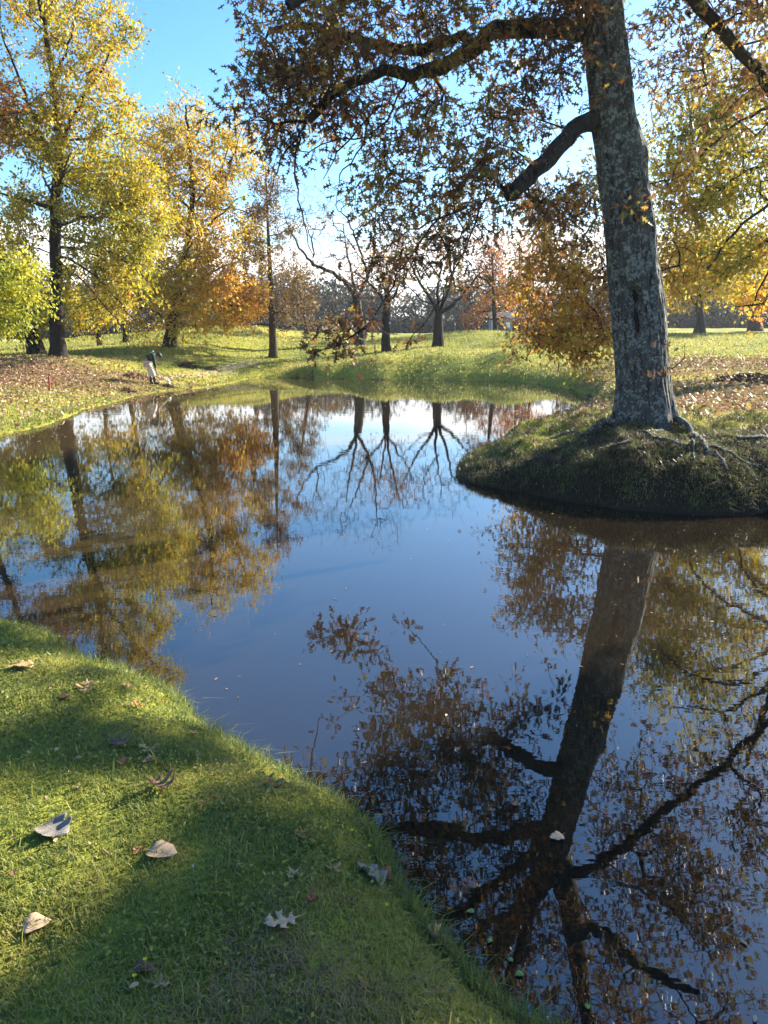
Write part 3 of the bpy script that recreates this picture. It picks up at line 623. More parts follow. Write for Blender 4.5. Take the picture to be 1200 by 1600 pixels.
at1 = np.vstack([blob(95, 45, 100, 60, Y, 2.6, 60, rng), blob(40, -50, 110, 60, Y, 2.6, 40, rng), blob(140, 170, 85, 60, Y, 2.4, 46, rng), blob(40, 220, 80, 90, Y, 2.6, 60, rng), blob(130, 285, 95, 55, Y, 2.8, 66, rng),
                 blob(40, 350, 80, 45, Y, 2.4, 36, rng), blob(185, 350, 75, 60, Y, 2.2, 46, rng), blob(195, 420, 55, 60, Y, 1.8, 36, rng), blob(95, 420, 60, 50, Y, 1.5, 26, rng), blob(120, 490, 60, 22, Y, 1.2, 14, rng), blob(225, 300, 30, 60, Y, 1.6, 16, rng)])
sk.grow(at1, .5, .012, .15, .25, .12, rng, pen=.3); sk.grow(minis(at1, 2, .45, rng), .3, .009, .2, .1, .1, rng, order=False)
def t1tint(p): return .42 + .55 * (fbm(p[:, 0] * .7, p[:, 2] * .7 + p[:, 1] * .4, 3) - .5) + .10 * sstep(6, 12, p[:, 2])
tree('maple_tree', 'tall yellow green autumn tree with dark trunk beside the leaf litter left of the person', None, sk, M['dark_bark'], M['yellow_green'], 40, .28, .125, 'oval', t1tint, 22, .5, .6, .24, 1.5, keepf=lambda p: (np.abs(p[:, 0] - at(90, 400, 31)[0]) > .40) | (p[:, 1] > 31.1) | (p[:, 2] > 8.3))

# ---------- tree 2: broad amber tree
rng = np.random.default_rng(31); Y = 40
sk = simple_trunk(Y, [(265, 543), (270, 500), (282, 440), (295, 370), (300, 300), (296, 230), (290, 165)], .30, .04, .35, .03, rng)
for pts, r in (([(272, 495), (300, 450), (340, 420), (390, 400)], .10), ([(278, 460), (240, 420), (200, 400), (160, 395)], .09), ([(290, 390), (330, 350), (370, 310)], .08), ([(298, 330), (260, 290), (230, 250)], .07), ([(300, 320), (340, 270), (360, 220)], .06),
               ([(270, 500), (320, 480), (370, 478), (400, 490)], .06), ([(270, 505), (225, 480), (180, 480)], .06), ([(285, 430, 0), (290, 400, -3), (300, 380, -5)], .08), ([(285, 430, 0), (290, 400, 3), (300, 380, 5)], .08)):
    add_limb(sk, Y, pts, r, .025, .35, .04, rng)
at2 = np.vstack([blob(225, 235, 45, 50, Y, 2, 20, rng), blob(365, 225, 30, 45, Y, 2, 14, rng), blob(290, 205, 45, 45, Y, 2, 24, rng), blob(265, 265, 75, 50, Y, 3, 40, rng), blob(345, 270, 55, 50, Y, 3, 26, rng), blob(250, 350, 95, 55, Y, 3.5, 60, rng), blob(345, 360, 70, 55, Y, 3.2, 40, rng), blob(330, 450, 80, 48, Y, 3.2, 62, rng),
                 blob(250, 440, 80, 50, Y, 3.2, 56, rng), blob(375, 470, 40, 36, Y, 2.5, 30, rng), blob(280, 500, 90, 22, Y, 2.5, 24, rng), blob(170, 480, 40, 35, Y, 2.5, 14, rng)])
sk.grow(at2, .55, .014, .15, .3, .12, rng, pen=.3); sk.grow(minis(at2, 2, .55, rng), .4, .010, .15, .1, .1, rng, order=False)
def t2tint(p): return .36 + .5 * (fbm(p[:, 0] * .6 + 8, p[:, 2] * .6 + p[:, 1] * .4, 3) - .5) + .30 * sstep(-11, -7, p[:, 0]) * sstep(9, 4, p[:, 2])
tree('oak_tree', 'broad amber and orange tree behind the bent person, trunk on the mounded lawn', None, sk, M['dark_bark'], M['amber'], 40, .34, .14, 'oval', t2tint, 32, .5, .6, .24, 1.5)

# ---------- leaning lime tree at the left edge, a red crown above it, slim trunks behind
rng = np.random.default_rng(41); Y = 37
sk = simple_trunk(Y, [(58, 552), (50, 520), (36, 480), (15, 430), (-5, 380)], .36, .10, .3, .02, rng)
add_limb(sk, Y, [(48, 515), (62, 495), (75, 470)], .14, .05, .3, .02, rng)
at3 = np.vstack([blob(20, 440, 45, 45, Y, 2, 50, rng), blob(10, 500, 40, 25, Y, 2, 30, rng), blob(65, 490, 40, 28, Y, 1.6, 26, rng), blob(-50, 400, 70, 80, Y, 2.5, 40, rng)])
sk.grow(at3, .5, .012, .2, .2, .12, rng); sk.grow(minis(at3, 2, .45, rng), .35, .01, .2, .1, .1, rng, order=False)
tree('leaning_tree', 'leaning dark trunk with olive leaves left of the tall yellow green tree', None, sk, M['dark_bark'], M['yellow_green'], 30, .32, .15, 'oval', lambda p: .45 + .6 * (fbm(p[:, 0], p[:, 2], 2) - .5), 42, .5, .8, .22, 1.35)
rng = np.random.default_rng(45); Y = 23
sk = simple_trunk(Y, [(-190, 600), (-190, 480), (-175, 380), (-150, 260), (-140, 160)], .22, .05, .3, .02, rng)
add_limb(sk, Y, [(-188, 470), (-110, 420), (-40, 400), (15, 410)], .09, .02)
A = np.vstack([blob(5, 425, 50, 26, Y, 1.0, 20, rng), blob(38, 460, 24, 42, Y, .7, 12, rng), blob(0, 495, 34, 28, Y, .9, 16, rng), blob(-90, 440, 70, 80, Y, 1.4, 44, rng)])
sk.grow(A, .4, .010, .2, .15, .1, rng); sk.grow(minis(A, 2, .3, rng), .3, .008, .25, .05, .1, rng, order=False)
tree('lime_tree', 'bright lime yellow foliage hanging in at the left edge, in front of the leaning trunk', None, sk, M['dark_bark'], M['lime'], 30, .26, .11, 'oval', lambda p: .42 + .7 * (fbm(p[:, 0] * 1.3, p[:, 2] * 1.3, 2) - .5), 46, .7, .6, .22, 1.4)
rng = np.random.default_rng(51); Y = 29
sk = simple_trunk(Y, [(-75, 575), (-75, 420), (-65, 280), (-50, 160), (-40, 60)], .24, .05, .3, .02, rng)
at4 = np.vstack([blob(-8, 165, 42, 52, Y, 1.2, 34, rng), blob(-90, 180, 60, 120, Y, 2, 40, rng), blob(-8, 225, 20, 20, Y, 1.0, 5, rng)])
sk.grow(at4, .5, .012, .1, .3, .12, rng, pen=.3); sk.grow(minis(at4, 2, .4, rng), .35, .01, .2, .1, .1, rng, order=False)
tree('red_maple_tree', 'red leaved crown reaching in over the upper left edge', None, sk, M['grey_bark'], M['red'], 15, .35, .13, 'oval', None, 52, .5, .8, .25, 1.4)
for (pts, Y, r, bl, seed, lab, mt, per) in (
    ([(157, 547), (152, 500), (148, 440), (150, 380)], 46, .14, [(150, 440, 40, 45)], 61, 'slim dark trunk with thin brown leaves right of the tall yellow green tree', 'rust', 7),
    ([(198, 546), (196, 500), (198, 450), (205, 390)], 47, .17, [(205, 440, 45, 45)], 62, 'slim straight trunk under amber leaves between the yellow tree and the amber tree', 'amber', 8)):
    rng = np.random.default_rng(seed); sk = simple_trunk(Y, pts, r, .05, .35, .02, rng); A = np.vstack([blob(*b, Y, 1.8, 26, rng) for b in bl])
    sk.grow(A, .5, .012, .1, .3, .12, rng, pen=.3); sk.grow(minis(A, 2, .4, rng), .35, .01, .2, .1, .1, rng, order=False)
    tree('slim_tree', lab, 'slim trees on the left lawn', sk, M['dark_bark'], M[mt], per, .4, .14, 'oval', None, seed, .5, .8, .22, 1.4)

# ---------- bald cypresses and conical rust trees
def conifer(pts, Y, r, rb, rt, y0, y1, n, seed, label, mt='needle', per=14, size=.12, name='cypress_tree', spread=.2, group=None, kind='diamond', droop_t=.0):
    rng = np.random.default_rng(seed); sk = simple_trunk(Y, pts, r, .015, .3, .01, rng); P = np.array(sk.P); A = []
    k = Y / F
    for i in range(n):
        f = (i + rng.random()) / n; yy = y0 + (y1 - y0) * f; rad_ = (rb + (rt - rb) * f) * k * rng.uniform(.6, 1.1); th = rng.random() * 2 * math.pi
        z = at(0, yy, Y)[2]; c = P[np.argmin(np.abs(P[:, 2] - z))]; A.append(c + np.array((math.cos(th) * rad_, math.sin(th) * rad_, rad_ * (.10 - droop_t))))
    A = np.array(A); sk.grow(A, .4, .016, .12, .1, .06, rng, order=False); sk.grow(minis(A, 5, .40, rng), .3, .008, .1, .05, .08, rng, order=False)
    return tree(name, label, group, sk, M['brown_bark'], M[mt], per, spread, size, kind, None, seed, .3, .9, .25, 1.5)
conifer([(427, 553), (424, 460), (419, 360), (415, 262)], 41, .21, 66, 14, 510, 280, 60, 71, 'tall straight cypress with sparse rusty needles right of the amber tree', per=24)
conifer([(481, 541), (476, 500), (468, 455), (462, 418)], 50, .17, 50, 10, 520, 425, 46, 72, 'short leaning rusty cypress between the tall cypress and the bare trees', per=15)
conifer([(774, 531), (772, 480), (770, 430), (768, 378)], 55, .20, 62, 10, 512, 385, 60, 73, 'conical tree of orange rust leaves with a dark trunk on the right lawn', 'rust', 13, .15, 'conical_tree', .25, None, 'oval')
conifer([(813, 523), (812, 460), (811, 380)], 57, .16, 40, 12, 490, 385, 34, 74, 'slim dark trunk just right of the conical orange tree', 'rust', 8, .15, 'slim_tree', .25, 'slim trees behind the orange leaves', 'oval')
conifer([(834, 521), (833, 460), (832, 380)], 62, .16, 36, 12, 480, 390, 30, 75, 'slim grey trunk second to the right of the conical orange tree', 'rust', 7, .15, 'slim_tree', .25, 'slim trees behind the orange leaves', 'oval')

# ---------- bare trees on the far bank
def bare(pts, Y, r, limbs, blobs, seed, label, bark='grey_bark', per=0, mt=None, n_t=30):
    rng = np.random.default_rng(seed); sk = simple_trunk(Y, pts, r, r * .75, .25, .015, rng)
    for lp, lr in limbs: add_limb(sk, Y, lp, lr * .85, .025, .25, .03, rng)
    A = np.vstack([blob(*b[:4], Y, b[5] if len(b) > 5 else 1.6, b[4], rng) for b in blobs])
    sk.grow(A, .35, .010, .05, .35, .08, rng, pen=.5); sk.grow(minis(A, 6, .48, rng), .25, .008, 0, .2, .08, rng, order=False)
    return tree('bare_tree', label, 'bare trees on the far bank', sk, M[bark], M[mt] if mt else None, per, .25, .13, 'oval', None, seed, .5, .8, .25, 1.35)
bare([(562, 544), (561, 505), (557, 470)], 47, .34, [([(556, 470), (540, 440), (515, 425), (490, 412), (468, 388), (452, 355), (445, 335)], .17), ([(558, 465), (575, 430), (584, 390), (586, 345), (588, 310)], .15), ([(555, 460), (548, 420), (540, 385), (536, 350)], .12), ([(575, 430), (560, 385), (545, 345), (525, 322)], .10), ([(490, 412), (488, 380), (480, 355)], .07)],
     [(468, 340, 42, 32, 34), (520, 325, 55, 38, 44), (585, 310, 50, 48, 40), (545, 395, 60, 45, 40), (500, 385, 48, 34, 22), (620, 370, 30, 40, 18)], 81, 'bare grey tree with a long crooked limb reaching left', 'grey_bark')
bare([(603, 550), (603, 510), (604, 480)], 43, .24, [([(604, 480), (585, 450), (560, 430), (540, 425)], .10), ([(604, 478), (610, 440), (618, 400), (628, 360)], .10), ([(604, 478), (625, 445), (640, 420), (650, 395)], .09), ([(604, 478), (598, 430), (590, 390)], .09)],
     [(560, 420, 35, 30, 18), (600, 400, 40, 40, 24), (635, 400, 32, 35, 20), (600, 450, 40, 22, 12)], 82, 'dark small tree with upswept bare limbs left of the vase shaped tree', 'dark_bark', 2, 'rust')
bare([(685, 546), (685, 515), (686, 488)], 45, .31, [([(684, 488), (672, 465), (655, 440), (638, 405), (628, 385)], .14), ([(686, 486), (684, 450), (690, 415), (696, 380)], .13), ([(687, 486), (700, 455), (708, 425), (716, 395), (738, 385)], .13), ([(688, 490), (705, 478), (722, 462), (738, 440), (755, 424)], .15), ([(684, 480), (660, 470), (640, 450)], .07), ([(690, 440), (672, 410), (665, 375)], .07)],
     [(635, 390, 44, 40, 40), (695, 372, 48, 40, 46), (745, 400, 42, 34, 34), (690, 425, 55, 32, 28), (755, 440, 26, 18, 12), (650, 450, 30, 14, 8)], 83, 'vase shaped bare tree with a stout black trunk near the water', 'dark_bark')

# ---------- rust tree behind the oak, gold green tree at right, two far trees on the right lawn
rng = np.random.default_rng(91); Y = 18.5
sk = simple_trunk(Y, [(1002, 606), (1000, 540), (985, 460), (975, 380), (985, 280), (1000, 200)], .16, .03, .25, .02, rng)
at5 = np.vstack([blob(880, 340, 75, 45, Y, 1.6, 44, rng), blob(870, 430, 85, 55, Y, 1.6, 70, rng), blob(905, 510, 60, 40, Y, 1.4, 46, rng), blob(850, 520, 55, 28, Y, 1.2, 20, rng), blob(890, 560, 45, 16, Y, 1.0, 10, rng), blob(940, 300, 45, 35, Y, 1.4, 16, rng), blob(1040, 300, 50, 60, Y + 1, 1.4, 22, rng), blob(1050, 420, 40, 50, Y + 1, 1.4, 20, rng)])
sk.grow(at5, .3, .007, .3, .15, .1, rng); sk.grow(minis(at5, 3, .3, rng), .2, .006, .25, .05, .1, rng, order=False)
tree('young_oak_tree', 'orange and rust leaved young tree half hidden behind the big trunk', None, sk, M['dark_bark'], M['copper'], 12, .24, .115, 'star', lambda p: .62 + .30 * sstep(4.5, 6.5, p[:, 2]) + .7 * (fbm(p[:, 0] * 1.2, p[:, 2] * 1.2 + p[:, 1], 2) - .5), 92, .8, .8, .2, 1.4)
rng = np.random.default_rng(95); Y = 21
sk = simple_trunk(Y, [(1345, 600), (1350, 480), (1345, 340), (1330, 200), (1320, 60), (1310, -80)], .32, .05, .3, .02, rng)
for pts, r in (([(1345, 330), (1280, 320), (1210, 370), (1160, 400), (1130, 440)], .08), ([(1335, 240), (1260, 170), (1180, 150), (1100, 200)], .09), ([(1335, 260), (1250, 240), (1160, 270), (1090, 330)], .08), ([(1325, 120), (1240, 60), (1150, 70)], .08), ([(1348, 400), (1260, 420), (1190, 470), (1150, 480)], .07), ([(1340, 300, -1.5), (1270, 330, -2), (1215, 390, -2.2), (1180, 470, -2.2)], .06), ([(1340, 260, -1.5), (1240, 300, -2), (1160, 350, -2), (1105, 420, -2)], .06), ([(1335, 200, -1.5), (1250, 160, -2.5), (1160, 190, -3), (1090, 250, -3)], .06), ([(1335, 180, -1), (1260, 100, -2), (1170, 110, -2.5)], .06)):
    add_limb(sk, Y, pts, r, .02, .3, .03, rng)
at6 = np.vstack([blob(1090, 220, 75, 60, Y, 2.2, 46, rng), blob(1150, 150, 80, 60, Y, 2.2, 36, rng), blob(1110, 310, 85, 55, Y, 2.2, 62, rng), blob(1170, 250, 70, 60, Y, 2.4, 44, rng), blob(1090, 400, 60, 45, Y, 1.8, 34, rng), blob(1170, 390, 60, 50, Y, 2, 36, rng), blob(1290, 300, 110, 150, Y, 3, 60, rng), blob(1260, 60, 140, 90, Y, 3, 40, rng), blob(1180, 460, 50, 18, Y, 1.6, 12, rng)])
sk.grow(at6, .35, .008, .3, .2, .1, rng); sk.grow(minis(at6, 2, .38, rng), .25, .007, .3, .05, .1, rng, order=False)
tree('gold_green_tree', 'gold and olive green crown with drooping limbs filling the right edge behind the oak', None, sk, M['dark_bark'], M['olive'], 22, .34, .12, 'star', lambda p: .48 + .8 * (fbm(p[:, 0] * .9, p[:, 2] * .9 + p[:, 1], 2) - .5) + .2 * sstep(4.5, 2.5, p[:, 2]), 96, .8, .8, .2, 1.4)
for pts, Y, r, limbs, bl, seed, lab, mt in (
    ([(1093, 523), (1093, 495), (1092, 465), (1088, 420)], 55, .34, [([(1092, 480), (1070, 455), (1045, 440)], .12), ([(1092, 475), (1115, 450), (1135, 440)], .12)], [(1080, 455, 55, 26), (1060, 420, 60, 35), (1110, 415, 55, 40), (1085, 380, 60, 35)], 101, 'far yellow orange tree with a short trunk just right of the big oak', 'amber'),
    ([(1180, 519), (1181, 490), (1190, 460), (1196, 420)], 58, .44, [([(1181, 490), (1165, 472), (1145, 455)], .16), ([(1183, 488), (1215, 470), (1240, 450)], .14)], [(1150, 445, 45, 28), (1200, 420, 60, 40), (1240, 440, 45, 35), (1170, 390, 60, 35)], 102, 'far olive gold tree with a forked trunk at the right edge of the lawn', 'olive')):
    rng = np.random.default_rng(seed); sk = simple_trunk(Y, pts, r, .1, .35, .03, rng)
    for lp, lr in limbs: add_limb(sk, Y, lp, lr, .04, .35, .05, rng)
    A = np.vstack([blob(*b, Y, 2.6, 40, rng) for b in bl]); sk.grow(A, .5, .014, .2, .2, .12, rng); sk.grow(minis(A, 2, .5, rng), .4, .012, .2, .1, .1, rng, order=False)
    tree('lawn_tree', lab, 'far trees on the right lawn', sk, M['grey_bark'], M[mt], 19, .5, .17, 'oval', None, seed, .6, .8, .25, 1.5)

# ---------- an unseen tree on the right bank, crown shaped to dapple the near grass
rng = np.random.default_rng(111)
B = np.array((15.0, 11.6, hz(15.0, 11.6) - .1)); sk = Skel(); sk.line([B, B + (.1, .1, 3), B + (-.3, 0, 6), B + (-.5, -.6, 8.0), B + (-.6, -1.2, 10)], .26, .06, .3, None, .02, rng)
SD = np.array(SUN_DIR); A = []
for px, py, r_, n in ((430, 1430, .36, 16), (380, 1530, .32, 13), (500, 1470, .30, 11), (240, 1640, .3, 8), (420, 1590, .34, 12), (560, 1410, .24, 6), (510, 1330, .2, 4), (330, 1245, .14, 3), (120, 1160, .10, 4), (210, 1160, .10, 4), (290, 1165, .1, 4), (30, 1160, .12, 4), (130, 1040, .14, 3), (30, 985, .26, 5), (380, 1330, .14, 3)):
    A.append(onz(px, py, .3) + SD * 17.2 + norm(rng.normal(size=(n, 3))) * rng.random((n, 1)) ** .5 * r_ + SD * rng.normal(0, .4, (n, 1)))
for px, py in ((720, 1230), (820, 1370), (900, 1250), (960, 1480), (1120, 1380), (1100, 1180), (860, 1120), (1060, 1590), (1190, 1300), (1180, 1480)):
    A.append(onz(px, py, 0) + SD * 17.0 + norm(rng.normal(size=(10, 3))) * rng.random((10, 1)) ** .5 * .5 + SD * rng.normal(0, .5, (10, 1)))
A = np.vstack(A); sk.grow(A, .35, .010, .15, .3, .1, rng, pen=.3); sk.grow(minis(A, 2, .10, rng), .2, .008, .2, .1, .1, rng, order=False)
GAPS = [np.array([onz(px, py, .3)[:2] for px, py in poly]) for poly in (
    [(-300, 1195), (150, 1190), (350, 1178), (350, 1215), (290, 1262), (245, 1345), (190, 1430), (80, 1520), (-300, 1640)], [(560, 1500), (630, 1465), (720, 1480), (900, 1640), (540, 1660), (585, 1570)],
    [(175, 1085), (280, 1070), (350, 1130), (230, 1130), (150, 1115)], [(-300, 1010), (110, 1010), (125, 1060), (60, 1115), (-300, 1125)], [(400, 1195), (520, 1255), (610, 1335), (560, 1335), (440, 1265)])]
def inside(P, poly):
    c = np.zeros(len(P), bool)
    for a, b in zip(poly, np.roll(poly, -1, 0)):
        if a[1] != b[1]: c ^= ((a[1] > P[:, 1]) != (b[1] > P[:, 1])) & (P[:, 0] < (b[0] - a[0]) * (P[:, 1] - a[1]) / (b[1] - a[1]) + a[0])
    return c
def gaps(p):                                 # drops leaves that would shade the grass patches meant to be sunlit
    g = (p - SD * ((p[:, 2] - .3) / SD[2])[:, None])[:, :2] + (np.stack((fbm(p[:, 1] * 5, p[:, 2] * 5, 2), fbm(p[:, 2] * 5 + 7, p[:, 1] * 5, 2)), 1) - .5) * .12
    k = np.ones(len(p), bool)
    for q in GAPS: k &= ~inside(g, q)
    return k
tree('shade_tree', 'unseen rust leaved tree on the right bank, crown shaped to dapple the near grass', None, sk, M['dark_bark'], M['rust'], 17, .12, .14, 'oval', None, 112, .6, .22, .25, 1.4, keepf=gaps)

# ---------- the far wood
rng = np.random.default_rng(121); Vs, Fs, Ts, off = [], [], [], 0; Vt_, Ft_ = [], []
def wood_tree(x, y, h, w, con, dens):
    z = hz(x, y); n = int(dens); u = norm(rng.normal(size=(n, 3))) * rng.random((n, 1)) ** .45
    if con: f = rng.random(n) ** .8; pp = np.stack((u[:, 0] * w * (1.05 - f), u[:, 1] * w * (1.05 - f), h * (.12 + .88 * f)), 1)
    else: pp = u * np.array((w, w, h * .42)) + np.array((0, 0, h * .58)); pp += (np.stack((fbm(pp[:, 0], pp[:, 2], 2), fbm(pp[:, 1] + 5, pp[:, 2], 2), fbm(pp[:, 0] + 9, pp[:, 1], 2)), 1) - .5) * 2.2
    return pp + np.array((x, y, z)), z
allp, allt = [], []
for k in range(210):
    a_ = R(rng.uniform(-34, 34)); rr_ = rng.uniform(112, 165); x, y = rr_ * math.sin(a_), rr_ * math.cos(a_)
    con = rng.random() < .12; h = rng.uniform(6, 10.5) * (1.1 if con else 1); w = rng.uniform(1.5, 2.2) if con else rng.uniform(2.6, 4.2)
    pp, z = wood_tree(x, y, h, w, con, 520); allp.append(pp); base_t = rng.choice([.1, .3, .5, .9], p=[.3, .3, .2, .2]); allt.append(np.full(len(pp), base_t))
    t0 = Skel(); t0.line([(x, y, z - .2), (x + .2, y, z + h * .4), (x, y, z + h * .85)], .22, .05, 2.0); t0.radii(); v_, f_ = t0.tubes(t0.chains); Vt_.append(v_); Ft_.append(f_ + sum(len(q) for q in Vt_[:-1]))
for k in range(420):                                                # undergrowth under the far trees
    a_ = R(rng.uniform(-34, 34)); rr_ = rng.uniform(108, 118); x, y = rr_ * math.sin(a_), rr_ * math.cos(a_)
    n = 90; pp = norm(rng.normal(size=(n, 3))) * rng.random((n, 1)) ** .45 * np.array((2.2, 1.6, 1.4)) + np.array((x, y, hz(x, y) + 1.1)); allp.append(pp); allt.append(np.full(n, rng.uniform(.05, .4)))
allp, allt = np.vstack(allp), np.concatenate(allt)
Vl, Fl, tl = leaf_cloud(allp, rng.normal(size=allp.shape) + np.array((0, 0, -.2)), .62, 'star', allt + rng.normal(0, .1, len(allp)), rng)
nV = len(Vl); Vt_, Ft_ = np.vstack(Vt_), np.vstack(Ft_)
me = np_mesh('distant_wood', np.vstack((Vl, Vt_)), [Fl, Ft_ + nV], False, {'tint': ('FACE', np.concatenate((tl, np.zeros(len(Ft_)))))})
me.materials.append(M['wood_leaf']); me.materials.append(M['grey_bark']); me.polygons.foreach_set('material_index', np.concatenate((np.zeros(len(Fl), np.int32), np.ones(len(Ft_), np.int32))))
tag(link('distant_wood', me), 'hazy dark wood closing the far side of the lawns', None, None, 'stuff')

# ------------------------------------------------------------------ grass, litter
def blades(n, pos, hgt, wid, tint, rng, lean=.5, tri=False):
    th = rng.random(n) * 2 * math.pi; dirv = np.stack((np.cos(th), np.sin(th), np.zeros(n)), 1); side = np.stack((-np.sin(th), np.cos(th), np.zeros(n)), 1)
    ln = np.abs(rng.normal(0, lean, n)); h = hgt * rng.uniform(.5, 1.3, n); up = np.array((0, 0, 1.0))
    p0 = pos; p1 = pos + up * (h * .6)[:, None] + dirv * (h * ln * .35)[:, None]; p2 = pos + up * (h * np.maximum(.25, 1 - .35 * ln))[:, None] + dirv * (h * ln)[:, None]
    w = (wid * rng.uniform(.7, 1.3, n))[:, None]
    V = np.stack((p0 - side * w * .5, p0 + side * w * .5, p1 + side * w * .42, p1 - side * w * .42, p2), 1).reshape(-1, 3)
    b = np.arange(n)[:, None] * 5
    return V, b + np.array([[0, 1, 2, 3]]), b + np.array([[3, 2, 4]]), tint
def scatter(n, a0, a1, r0, r1, pw, rng, smin=.02):
    """points on land; density falls with distance like r**-pw."""
    a_ = np.radians(rng.uniform(a0, a1, n)); u = rng.random(n); e = 2 - pw
    r = (r0 ** e + u * (r1 ** e - r0 ** e)) ** (1 / e) if abs(e) > 1e-6 else r0 * (r1 / r0) ** u
    x, y = r * np.sin(a_), r * np.cos(a_); s = shore(x, y); k = s > smin
    x, y, s, r = x[k], y[k], s[k], r[k]; return np.stack((x, y, height(x, y)), 1), s, r
rng = np.random.default_rng(131)
GV, GQ, GT, GA = [], [], [], []; goff = 0
def add_blades(pos, h, w, t, lean=.5):
    global goff
    V_, q_, t_, tt = blades(len(pos), pos, h, w, t, rng, lean); GV.append(V_); GQ.append(q_ + goff); GT.append(t_ + goff); GA.append(tt); goff += len(V_)
DRY = [(*onz(px, py, .3)[:2], r_, s_) for px, py, r_, s_ in ((450, 1530, .30, .55), (420, 1470, .22, .5), (330, 1240, .30, .42), (350, 1330, .22, .36), (560, 1530, .10, .6), (400, 1590, .3, .55), (215, 1125, .35, .30), (600, 1590, .3, .28), (680, 1560, .2, .25), (320, 1180, .3, .25))]
def near_tint(p):
    x, y = p[:, 0], p[:, 1]; t = .50 + .65 * (fbm(x * 2.2 + 3, y * 2.2, 3) - .42) + .35 * (fbm(x * 9, y * 9, 2) - .5)
    for dx, dy, dr, ds in DRY: t = t + ds * np.exp(-((x - dx) ** 2 + (y - dy) ** 2) / dr ** 2 * 2) * rng.random(len(x)) ** 1.4 * 1.15
    return np.clip(t + rng.normal(0, .12, len(x)), 0, 1)
p_, s_, r_ = scatter(280000, -42, 30, .75, 6.5, 1.0, rng, .0)
add_blades(p_, .010 + .030 * fbm(p_[:, 0] * 7, p_[:, 1] * 7, 3) ** 1.5,   .0026 + .0005 * r_, near_tint(p_), 1.05)
k = s_ < .10; p2 = p_[k][:9000]; add_blades(p2, .075, .0035, np.clip(.35 + rng.normal(0, .18, len(p2)), 0, 1), .8)     # longer fringe at the edge
k = rng.random(len(p_)) < .012; p3 = p_[k]; add_blades(p3, .065, .003, np.clip(.55 + rng.normal(0, .25, len(p3)), 0, 1), .6)
# mound and right bank
p_, s_, r_ = scatter(120000, -2, 34, 7.5, 20, 1.4, rng, .05)
md = sstep(4.4, 2.2, np.hypot((p_[:, 0] - 3.2) / 1.2, p_[:, 1] - 10.2)); k = rng.random(len(p_)) > .5 * md * sstep(10.9, 9.8, p_[:, 1]) + .5 * litter_mask(p_[:, 0], p_[:, 1])
p_, s_, r_ = p_[k], s_[k], r_[k]; md = md[k]
add_blades(p_, (.045 + .02 * rng.random(len(p_))) * (1 - .5 * md), .005 + .0003 * r_, np.clip(.42 + .5 * (fbm(p_[:, 0] * 1.8, p_[:, 1] * 1.8, 3) - .4) + .30 * md + rng.normal(0, .12, len(p_)), 0, .92), .9)
# left bank and far bank tufts, sized to stay visible as texture
p_, s_, r_ = scatter(150000, -32, 32, 14, 60, 1.6, rng, .05)
k = rng.random(len(p_)) > .6 * litter_mask(p_[:, 0], p_[:, 1]); p_, r_, s_ = p_[k], r_[k], s_[k]
add_blades(p_, .05 + .0012 * r_, .008 + .0007 * r_, np.clip(.60 + .5 * (fbm(p_[:, 0] * .5, p_[:, 1] * .5, 3) - .45) + rng.normal(0, .10, len(p_)), 0, .86), .7)
k = s_ < .5; p2 = p_[k]; add_blades(p2, .12, .014, np.clip(.28 + rng.normal(0, .2, len(p2)), 0, 1), .6)
Vg = np.vstack(GV); Qg = np.vstack(GQ); Tg = np.vstack(GT); ga = np.concatenate(GA)
me = np_mesh('grass', Vg, [Qg, Tg], False, {'tint': ('FACE', np.concatenate((ga, ga)))})
tag(link('grass', me, M['grass']), 'short lawn grass and longer fringe along the banks', None, None, 'stuff')

# dry thatch lying over the mound
p_, s_, r_ = scatter(30000, 4, 30, 8, 12.5, 1.0, rng, .0); kk = rng.random(len(p_)) < sstep(4.6, 2.6, np.hypot((p_[:, 0] - 3.2) / 1.2, p_[:, 1] - 10.2)) * (1 - .8 * sstep(9.6, 10.5, p_[:, 1] + .8 * (fbm(p_[:, 0] * 2, p_[:, 1] * 2, 2) - .5))); p_ = p_[kk]
cc, cs, cr = scatter(520, 4, 30, 8, 12.5, 1.0, rng, .02); kk = rng.random(len(cc)) < sstep(4.4, 2.6, np.hypot((cc[:, 0] - 3.2) / 1.2, cc[:, 1] - 10.2)); cc = cc[kk]     # tussocks
tp = np.repeat(cc, 45, 0); tp[:, :2] += rng.normal(0, .045, (len(tp), 2)); tp = tp[shore(tp[:, 0], tp[:, 1]) > 0]; tp[:, 2] = height(tp[:, 0], tp[:, 1])
tg_ = np.clip(np.repeat(np.where(rng.random(len(cc)) < .45, .78, .35), 45)[:len(tp)] + rng.normal(0, .13, len(tp)), 0, 1)
V_, q_, t_, tt = blades(len(p_), p_ + np.array((0, 0, .01)), .06, .0065, np.clip(.46 + 2.0 * (fbm(p_[:, 0] * 2.5, p_[:, 1] * 2.5, 3) - .5) + rng.normal(0, .2, len(p_)), 0, 1), rng, 2.4)
fp, fs_, fr_ = scatter(26000, 3, 30, 8, 11.5, 1.0, rng, .0); kf = (fs_ < .42) & (np.hypot((fp[:, 0] - 3.2) / 1.2, fp[:, 1] - 10.2) < 3.6) & (fbm(fp[:, 0] * 4, fp[:, 1] * 4, 2) > .44); fp = fp[kf]; tp = np.vstack((tp, fp)); tg_ = np.concatenate((tg_, np.clip(.3 + rng.normal(0, .22, len(fp)), 0, 1)))
V2, q2, t2, tt2 = blades(len(tp), tp, .085, .006, tg_, rng, .8); q2 = q2 + len(V_); t2 = t2 + len(V_); V_ = np.vstack((V_, V2)); qn, tn_ = np.vstack((q_, q2)), np.vstack((t_, t2)); q_, t_ = qn, tn_; tt = np.concatenate((tt, tt2))
